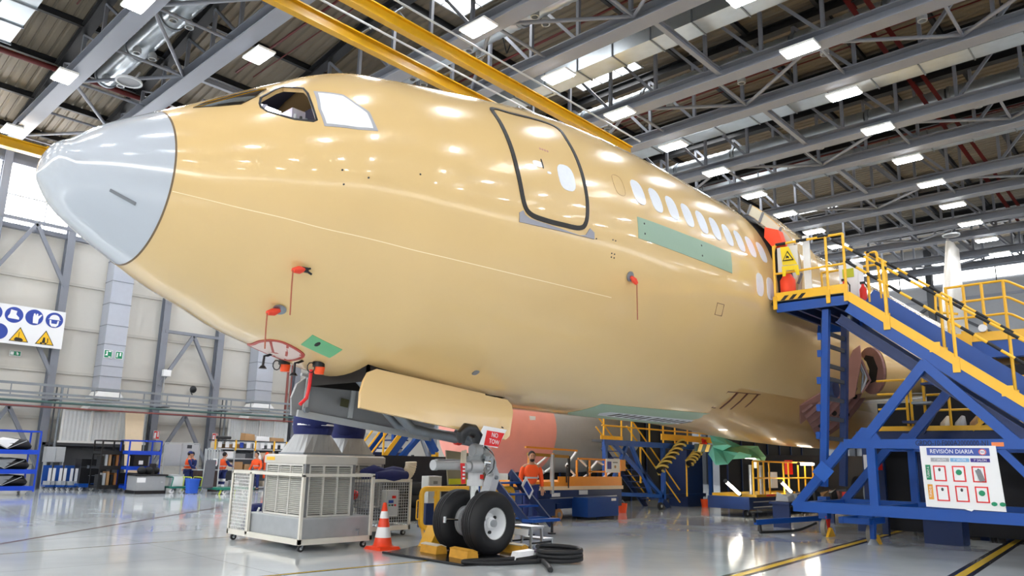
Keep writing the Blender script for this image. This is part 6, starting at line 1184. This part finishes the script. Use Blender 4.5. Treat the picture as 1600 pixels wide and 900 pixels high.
# dark backdrop panels added to stand in for the darkness under the aircraft
for (x0,x1,y0,y1,z1,la) in ((23.2,24.4,5.4,6.2,2.1,'tall dark blue backdrop block right of the dock stairs'),(17.5,30,9.0,9.4,3.6,'dark backdrop standing in for the gloom behind the belly dock'),(24.45,34,4.4,4.7,2.6,'added dark backdrop closing the gap behind the lit work platform'),(24.2,24.5,-9.5,-3.3,4.3,'added dark navy backdrop behind the stair dock'),(25.2,25.5,-3.2,3.2,2.0,'low dark navy backdrop added for the gloom under the belly'),(22.5,31,-9.9,-9.6,4.2,'added dark navy backdrop right of the wing dock')):
    t = thing('dark_backdrop', la, 'panel', ((x0+x1)/2,(y0+y1)/2,0)); part('panel', MB().box((x0,y0,0),(x1,y1,z1)), mat('shadow navy', '0A0E18', .7) if x1-x0 > 2 or x1-x0 < .6 else dblue_p, t, False, True)
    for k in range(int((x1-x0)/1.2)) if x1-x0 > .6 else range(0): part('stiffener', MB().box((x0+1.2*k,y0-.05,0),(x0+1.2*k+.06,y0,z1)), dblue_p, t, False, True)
# yellow lit work platform under the belly
d4 = thing('work_platform', 'yellow railed work platform lit by tubes under the belly', 'platform', (21.5,1.4,0))
def q4(n, mb, m, s=False): return part(n, mb, m, d4, s, True)
q4('chassis', MB().box((19.6,1.2,.25),(24.8,2.6,.62)), dblue_p); q4('deck', MB().box((19.9,1.1,.62),(24.8,2.6,.70)), crane_y); q4('red_lamp', MB().box((20.6,1.08,.64),(21.2,1.1,.70)), signr)
for z in (.32,.48): q4('side_rail', MB().beam((19.8,1.15,z),(22.2,1.15,z), .03), lgrey)
for x in (19.95,20.3,20.7,21.1,22.2,22.6,23.4,24.0,24.7): q4('rail_post', MB().tube([(x,1.2,.7),(x,1.2,1.72)], .03, 8), yel_p, True)
for z in (1.2,1.72): q4('hand_rail', MB().tube([(19.95,1.2,z),(24.7,1.2,z)], .026, 8), yel_p, True)
for x in (20.1,20.8): q4('silver_post', MB().cyl((x,1.35,.7),(x,1.35,1.6), .07, n=12), alu, True)
for x in (20.0,24.4): caster(d4, x-21.5, .1, 0, .11, black_r)
lit = mat('lit work tube', 'FFF6E4', .3, emit=22, var=0)
for i, (p, q, la) in enumerate((((20.4,1.9,1.85),(22.0,1.9,1.85),'lit work light lying level above the yellow platform'),((23.0,1.0,1.68),(24.3,1.0,1.68),'short lit tube on the right half of the platform rail'),((18.7,1.5,1.1),(19.6,1.5,.7),'slanting lit tube left of the work platform'),((21.6,1.05,1.1),(22.4,1.05,.75),'slanting lit tube on the platform rails'),((16.9,-5.0,1.0),(16.9,-5.4,1.28),'slanting lit tube behind the dock frame'),((23.0,-.6,2.46),(25.0,-.6,2.46),'lit tube hung under the belly fairing'))):
    t = thing('work_light', la, 'lamp', p, group='lit work tubes'); part('tube', MB().cyl(p, q, .045, n=10), lit, t, True, True); d = (V(q)-V(p)).normalized()
    for e in (p, q): part('end_cap', MB().cyl(V(e)-d*.04, V(e)+d*.04, .055, n=10), black_p, t, True, True)
t = thing('teal_sheeting', 'crumpled teal plastic sheet hanging under the belly', 'sheet', (19.5,1.7,2.0)); rn = random.Random(5); vs = []
for i in range(9):
    for j in range(4): vs.append((18.4+.42*i+rn.uniform(-.08,.08), 1.7+rn.uniform(-.25,.25), 2.42-.16*j-(.30 if i in (1,2) and j == 3 else 0)+rn.uniform(-.06,.06)-.03*i))
part('sheet', MB().add(vs, [(i*4+j,i*4+j+1,i*4+5+j,i*4+4+j) for i in range(8) for j in range(3)]), teal_c, t, False, True)
for i, (x, y, z, la, w, h, m) in enumerate(((24.3,1.9,1.55,'red block hanging right of the work platform',.42,.5,red_p),(22.3,2.2,1.75,'white cloth strip hanging above the platform',.22,.5,signw),(23.6,2.2,1.1,'pale machine panel with a dark hole on the platform',.5,.55,lgrey),(16.6,-3.5,1.7,'red block seen through the dock frame',.4,.32,red_p),(16.4,-3.35,1.72,'white strip beside the red block in the dock frame',.16,.34,signw),(15.6,-3.1,.95,'small red and white box on the dock frame brace',.22,.16,red_p))): solo('hanging_block', MB().cbox((x,y,z), (w,.12,h)), m, la, 'block')
solo('dark_hole', MB().cyl((23.6,2.13,1.12),(23.6,2.12,1.12), .09, n=16), black_p, 'round dark opening in the pale machine panel', 'opening', True) if False else None
hz = thing('hazard_board', 'yellow and black hazard board above the work platform', 'board', (20.2,2.6,2.2)); part('board', MB().box((18.9,2.6,1.98),(21.9,2.64,2.22)), black_p, hz, False, True)
for k in range(6): part('yellow_stripe', MB().prism([(19.0+.48*k,2.595,1.98),(19.22+.48*k,2.595,1.98),(19.38+.48*k,2.595,2.22),(19.16+.48*k,2.595,2.22)], (0,-.006,0)), yel_p, hz, False, True)
rn = random.Random(11)
cm_ = [tan_c, lgrey, card, dsteel, signw, black_p, brownp, strucd]; wd_ = ['tan','pale grey','brown','zinc','white','black','pinkish','dark grey']
pos = ['leftmost','second','third','fourth','fifth','sixth','seventh','eighth','ninth','rightmost']
for i in range(10):
    k = (1,3,5,7,2,5,6,7,3,5)[i]; x = 17.2+.62*i; z = 0.67; solo('stored_part', MB().add([(x,-1.05,z),(x+.45,-1.05,z),(x+.45,-.7,z),(x,-.7,z),(x+.06,-1.0,z+.12+.05*(i%4)),(x+.40,-1.02,z+.2+.04*(i%3)),(x+.38,-.74,z+.16),(x+.04,-.72,z+.24)], [(0,3,2,1),(4,5,6,7),(0,1,5,4),(1,2,6,5),(2,3,7,6),(3,0,4,7)]), cm_[k], '%s wrapped part on the low bench inside the dock, %s' % (wd_[k], pos[i]), 'part', False, 'bundles on the low bench')
t = thing('low_bench', 'low dark bench carrying bundled parts inside the dock', 'bench', (20,-.9,0)); part('top', MB().box((17,-1.15,.60),(23.6,-.6,.66)), dblue_p, t, False, True)
for x in (17.1,20.2,23.4): part('leg', MB().box((x,-1.1,0),(x+.08,-.65,.6)), dblue_p, t, False, True)
# inner yellow railings behind the stair dock
d5 = thing('inner_dock', 'blue walkway with yellow railings below the wing root behind the stair dock', 'platform', (18.5,-4.3,2.2))
def q5(n, mb, m, s=False): return part(n, mb, m, d5, s, True)
q5('deck', MB().box((16.4,-7.6,2.32),(17.7,-3.15,2.4)), strucd); q5('deck_beam', MB().box((16.35,-7.6,2.18),(16.45,-3.15,2.44)), dblue_p); q5('toe_board', MB().box((16.30,-7.6,2.44),(16.34,-3.6,2.55)), yel_p)
for z in (2.95,3.3,3.62): q5('hand_rail', MB().tube([(16.35,-3.7,z),(16.35,-4.35,z)], .026, 8), yel_p, True); q5('hand_rail', MB().tube([(16.35,-4.75,z-.05),(16.35,-7.3,z-.05)], .026, 8), yel_p, True)
for y in (-4.33,-4.42,-4.70,-5.2,-5.75,-6.3,-6.85): q5('rail_post', MB().tube([(16.35,y,2.44),(16.35,y,3.62)], .03, 8), yel_p, True)
for p, q in (((-5.6,2.45),(-6.7,3.35)),((-6.3,2.45),(-7.1,3.05)),((-6.5,3.4),(-7.4,2.9))): q5('brace', MB().beam((16.33,p[0],p[1]),(16.33,q[0],q[1]), .03,.07), yel_p)
for y in (-3.3,-7.4): q5('leg', MB().beam((16.5,y,.0),(16.5,y,2.3), .14), dblue_p); q5('leg', MB().beam((17.6,y,0),(17.6,y,2.3), .14), dblue_p)
for i in range(4): z = 2.6+.42*i; q5('ladder_step', MB().box((15.9,-4.72-.22*i,z),(16.3,-4.32-.22*i,z+.05)), dsteel if i % 2 else dblue_p)
q5('ladder_side', MB().beam((16.3,-4.6,2.4),(16.3,-5.6,4.0), .06,.12), dblue_p)
solo('yellow_notice', MB().box((16.28,-5.95,2.98),(16.3,-6.25,3.14)), mat('label lime', 'C4C82A', .5), 'lime yellow notice on the inner railing', 'sign')
rn = random.Random(4)
for i in range(9):
    y = -4.9-.3*i; k = i % 8; solo('clutter_part', MB().tube([(17.0,y,2.42),(17.0,y-.05,2.62),(17.05,y-.1,2.8)], .08, 8, rs=[.12,.12,.04]), cm_[k], '%s loose part on the inner walkway, %s' % (wd_[k], pos[i]), 'part', True, 'loose parts on the inner walkway')
t = thing('backdrop_sheet', 'added dark sheet standing in for the darkness under the wing, behind the inner railing', 'sheet', (17.8,-5.4,.1)); part('sheet', MB().box((17.76,-8.2,.1),(17.82,-4.4,4.0)), mat('shadow navy', '0A0E18', .7), t, False, True); part('sheet', MB().box((17.76,-4.39,.1),(17.82,-3.25,3.2)), mat('shadow navy', '0A0E18', .7), t, False, True)  # dark sheets fill in the darkness below the stairs and wing
solo('white_cloth', MB().prism([(16.0,-5.95,3.95),(16.0,-6.2,3.90),(15.98,-6.3,3.62),(16.0,-6.12,3.58)], (.03,0,0)), signw, 'white folded paper stuck under the stair stringer', 'paper')
# orange scissor platform with the bearded man
d6 = thing('scissor_lift', 'orange railed lifting platform on a dark blue chassis behind the nose gear', 'lift', (14.6,4.2,0))
def q6(n, mb, m, s=False, lab=None): return part(n, mb, m, d6, s, True, lab)
q6('deck', MB().box((12.4,3.85,.88),(16.65,5.4,1.02)), org_p); q6('deck_edge', MB().box((12.4,3.80,.80),(16.65,3.86,.90)), mat('edge cream', 'E9D2B0', .5)); q6('side_panel', MB().box((13.6,3.82,1.0),(16.6,3.86,1.16)), org_p)
q6('chassis', MB().box((12.2,3.9,.30),(16.7,5.3,.80)), dblue_p); q6('side_locker', MB().box((14.3,3.35,.08),(15.75,3.9,.60)), blue_p if False else mat('locker blue', '133F86', .4)); q6('side_locker', MB().box((12.3,3.6,.15),(13.2,3.95,.58)), dblue_p); q6('locker_label', MB().box((15.4,3.34,.50),(15.62,3.352,.57)), signw); q6('chassis_label', MB().box((13.4,3.888,.62),(13.75,3.9,.72)), signw); q6('chassis_label', MB().box((14.6,3.888,.66),(15.0,3.9,.78)), signw); q6('chrome_strip', MB().beam((13.3,3.87,.58),(16.4,3.87,.60), .02,.03), alu)
w = q6('wheel', MB().cyl((13.5,3.72,.16),(13.5,3.84,.16), .16, n=20), mat('wheel ochre', 'A87A4A', .5), True); part('hub', MB().cyl((13.5,3.70,.16),(13.5,3.85,.16), .07, n=12), dsteel, w, True, True); q6('wheel_fork', MB().beam((13.5,3.78,.2),(13.5,3.78,.45), .1,.14), dblue_p); w2_ = q6('wheel', MB().cyl((15.9,4.9,.16),(15.9,5.05,.16), .16, n=20), black_r, True); q6('wheel', MB().cyl((13.4,5.0,.16),(13.4,5.12,.16), .16, n=20), black_r, True)
for x in (12.45,13.45,14.5,15.1,15.9,16.6): q6('rail_post', MB().beam((x,3.9,1.0),(x,3.9,1.78 if x < 14 else 1.62), .05), org_p)
q6('rail', MB().beam((12.3,3.9,1.92),(14.5,3.9,1.88), .05), org_p); q6('rail', MB().beam((12.4,3.9,1.74),(14.1,3.9,1.70), .08), mat('ochre bar', 'B0802E', .5)); q6('rail', MB().beam((14.55,3.9,1.66),(16.7,3.9,1.64), .05), org_p); q6('rail', MB().beam((15.0,3.9,1.30),(16.5,3.9,1.30), .05), org_p); q6('dark_post', MB().box((14.1,3.88,1.15),(14.18,3.92,1.72)), black_p); q6('dark_post', MB().box((14.98,3.88,1.04),(15.02,3.92,1.64)), black_p); q6('silver_post', MB().cyl((13.35,3.85,.7),(13.35,3.85,1.75), .06, n=12), alu, True)
for p, q in (((12.5,1.62),(13.1,1.28)),((13.1,1.28),(12.6,1.0)),((14.5,1.85),(14.05,1.45)),((14.05,1.45),(14.45,1.2)),((14.45,1.2),(14.0,1.0)),((14.65,1.65),(15.25,1.3)),((15.25,1.3),(14.7,1.08)),((15.1,1.32),(15.5,1.6)),((15.5,1.6),(15.8,1.5)),((16.2,1.3),(15.6,1.05)),((13.4,1.4),(12.7,1.08)),((12.6,1.35),(13.2,1.68))): q6('zigzag_bar', MB().beam((p[0],3.93,p[1]),(q[0],3.93,q[1]), .03,.06,(0,1,0)), signw)
q6('control_cable', MB().tube(rounded([(14.0,3.8,.85),(14.0,3.78,1.4),(13.9,3.78,1.5),(13.9,3.78,1.0)], .08), .02, 6), black_p, True)
nb = thing('notice_board', 'white notice with a blue square on the orange platform rail', 'sign', (15.9,3.6,1.3)); part('board', MB().box((15.75,3.78,1.28),(16.45,3.80,1.68)), signw, nb, False, True); part('blue_square', MB().box((15.80,3.772,1.38),(16.0,3.78,1.60)), mat('notice indigo', '3A3C8E', .4), nb, False, True); part('round_mark', MB().cyl((16.2,3.772,1.45),(16.2,3.78,1.45), .045, n=12), card, nb, True, True); part('text_line', MB().box((16.08,3.772,1.56),(16.32,3.78,1.59)), grey_m, nb, False, True); part('orange_bracket', MB().box((16.48,3.76,1.33),(16.72,3.84,1.66)), org_p, nb, False, True)
for i, (x,y,la) in enumerate(((16.9,4.2,'orange bucket on the floor at the belly dock'),(23.6,4.9,'orange bucket on the floor right of the dock stairs'))):
    t = thing('bucket', la, 'bucket', (x+1.0*(i==0),y+.5*(i==0),.0)); part('pail', MB().lathe([(0,0),(.12,0),(.16,.3),(.15,.3),(.11,.02)], (0,0,.0), n=18), mat('bright orange plastic', 'F4541E', .4), t, True); part('bail', MB().tube([(-.15,0,.28),(0,0,.4),(.15,0,.28)], .01, 6), dsteel, t, True)
# blue stairs behind the grey gear door
d7 = thing('mobile_stairs', 'blue mobile stairs with yellow handrails seen below the grey gear door', 'stairs', (10.8,8.0,0))
def q7(n, mb, m, s=False): return part(n, mb, m, d7, s, True)
for y in (8.0,9.1): q7('stringer', MB().beam((10.4,y,.85),(12.0,y,2.75), .05,.24), blue_p)
q7('side_plate', MB().beam((10.25,7.97,.95),(11.6,7.97,2.55), .02,.14), yel_p)
for i in range(8): q7('tread', MB().box((10.4+.2*i,8.03,.85+.24*i),(10.7+.2*i,9.08,.89+.24*i)), dblue_p)
for h in (.32,.62,.95): q7('hand_rail', MB().tube([(10.0,7.97,.95+h),(11.4,7.97,2.6+h)], .03, 8), yel_p, True)
for x in (10.1,10.75,11.3): q7('rail_post', MB().tube([(x,7.97,1.0+(x-10.3)*1.19),(x,7.97,2.0+(x-10.3)*1.19)], .03, 8), yel_p, True)
q7('screen', MB().box((9.7,9.15,.3),(12.6,9.2,1.72)), dblue_p); q7('leg', MB().beam((11.4,8.0,1.55),(12.25,8.0,2.35), .14,.14), blue_p); q7('leg', MB().beam((12.2,8.0,2.45),(12.75,8.0,1.75), .16,.2), blue_p); q7('yellow_end', MB().box((12.68,7.9,1.35),(12.8,8.1,1.75)), yel_p); q7('leg', MB().beam((12.75,8.0,1.6),(13.5,8.0,0), .14), blue_p); q7('leg', MB().beam((10.4,8.0,.9),(10.4,8.0,0), .12), blue_p); q7('leg', MB().beam((12.0,9.1,2.7),(12.0,9.1,0), .12), blue_p)
for i in range(4):
    solo('stacked_tyre', MB().lathe([(.22,0),(.40,.0),(.46,.1),(.46,.2),(.40,.30),(.22,.30)], (9.6+.9*(i % 2),6.2,.02+.32*(i//2)+.3), n=28), black_r, 'black tyre in the dark stack behind the far cage, %s' % ['lower left','lower right','upper left','upper right'][i], 'tyre', True, 'stacked tyres')
t = thing('tyre_stand', 'dark rack base under the stacked tyres', 'rack', (10,6.2,0)); part('base', MB().box((9.0,5.7,0),(11.1,6.7,.31)), black_p, t, False, True)
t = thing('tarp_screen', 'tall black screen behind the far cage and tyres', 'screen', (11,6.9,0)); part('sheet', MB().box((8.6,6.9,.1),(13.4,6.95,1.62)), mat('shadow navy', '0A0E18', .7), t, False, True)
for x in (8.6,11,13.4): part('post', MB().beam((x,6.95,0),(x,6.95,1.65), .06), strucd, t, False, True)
t = thing('engine_stand_panel', 'big olive grey flap with a black edge behind the nose gear', 'panel', (9.8,2.9,1.0)); part('flap', MB().prism([(8.6,2.9,1.75),(9.6,2.9,1.68),(10.1,2.9,1.05),(8.7,2.9,1.0)], (0,.04,0)), mat('olive grey', '8A8674', .5), t, False, True); part('edge', MB().beam((9.55,2.88,1.98),(10.2,2.88,1.0), .06,.12), black_p, t, False, True); part('yellow_tag', MB().box((8.7,2.88,1.02),(9.3,2.9,1.14)), mat('label lime', 'C4C82A', .5), t, False, True); part('stand', MB().beam((9.0,2.95,0),(9.0,2.95,1.05), .06).beam((10.0,2.95,0),(10.0,2.95,1.05), .06), dblue_p, t, False, True)
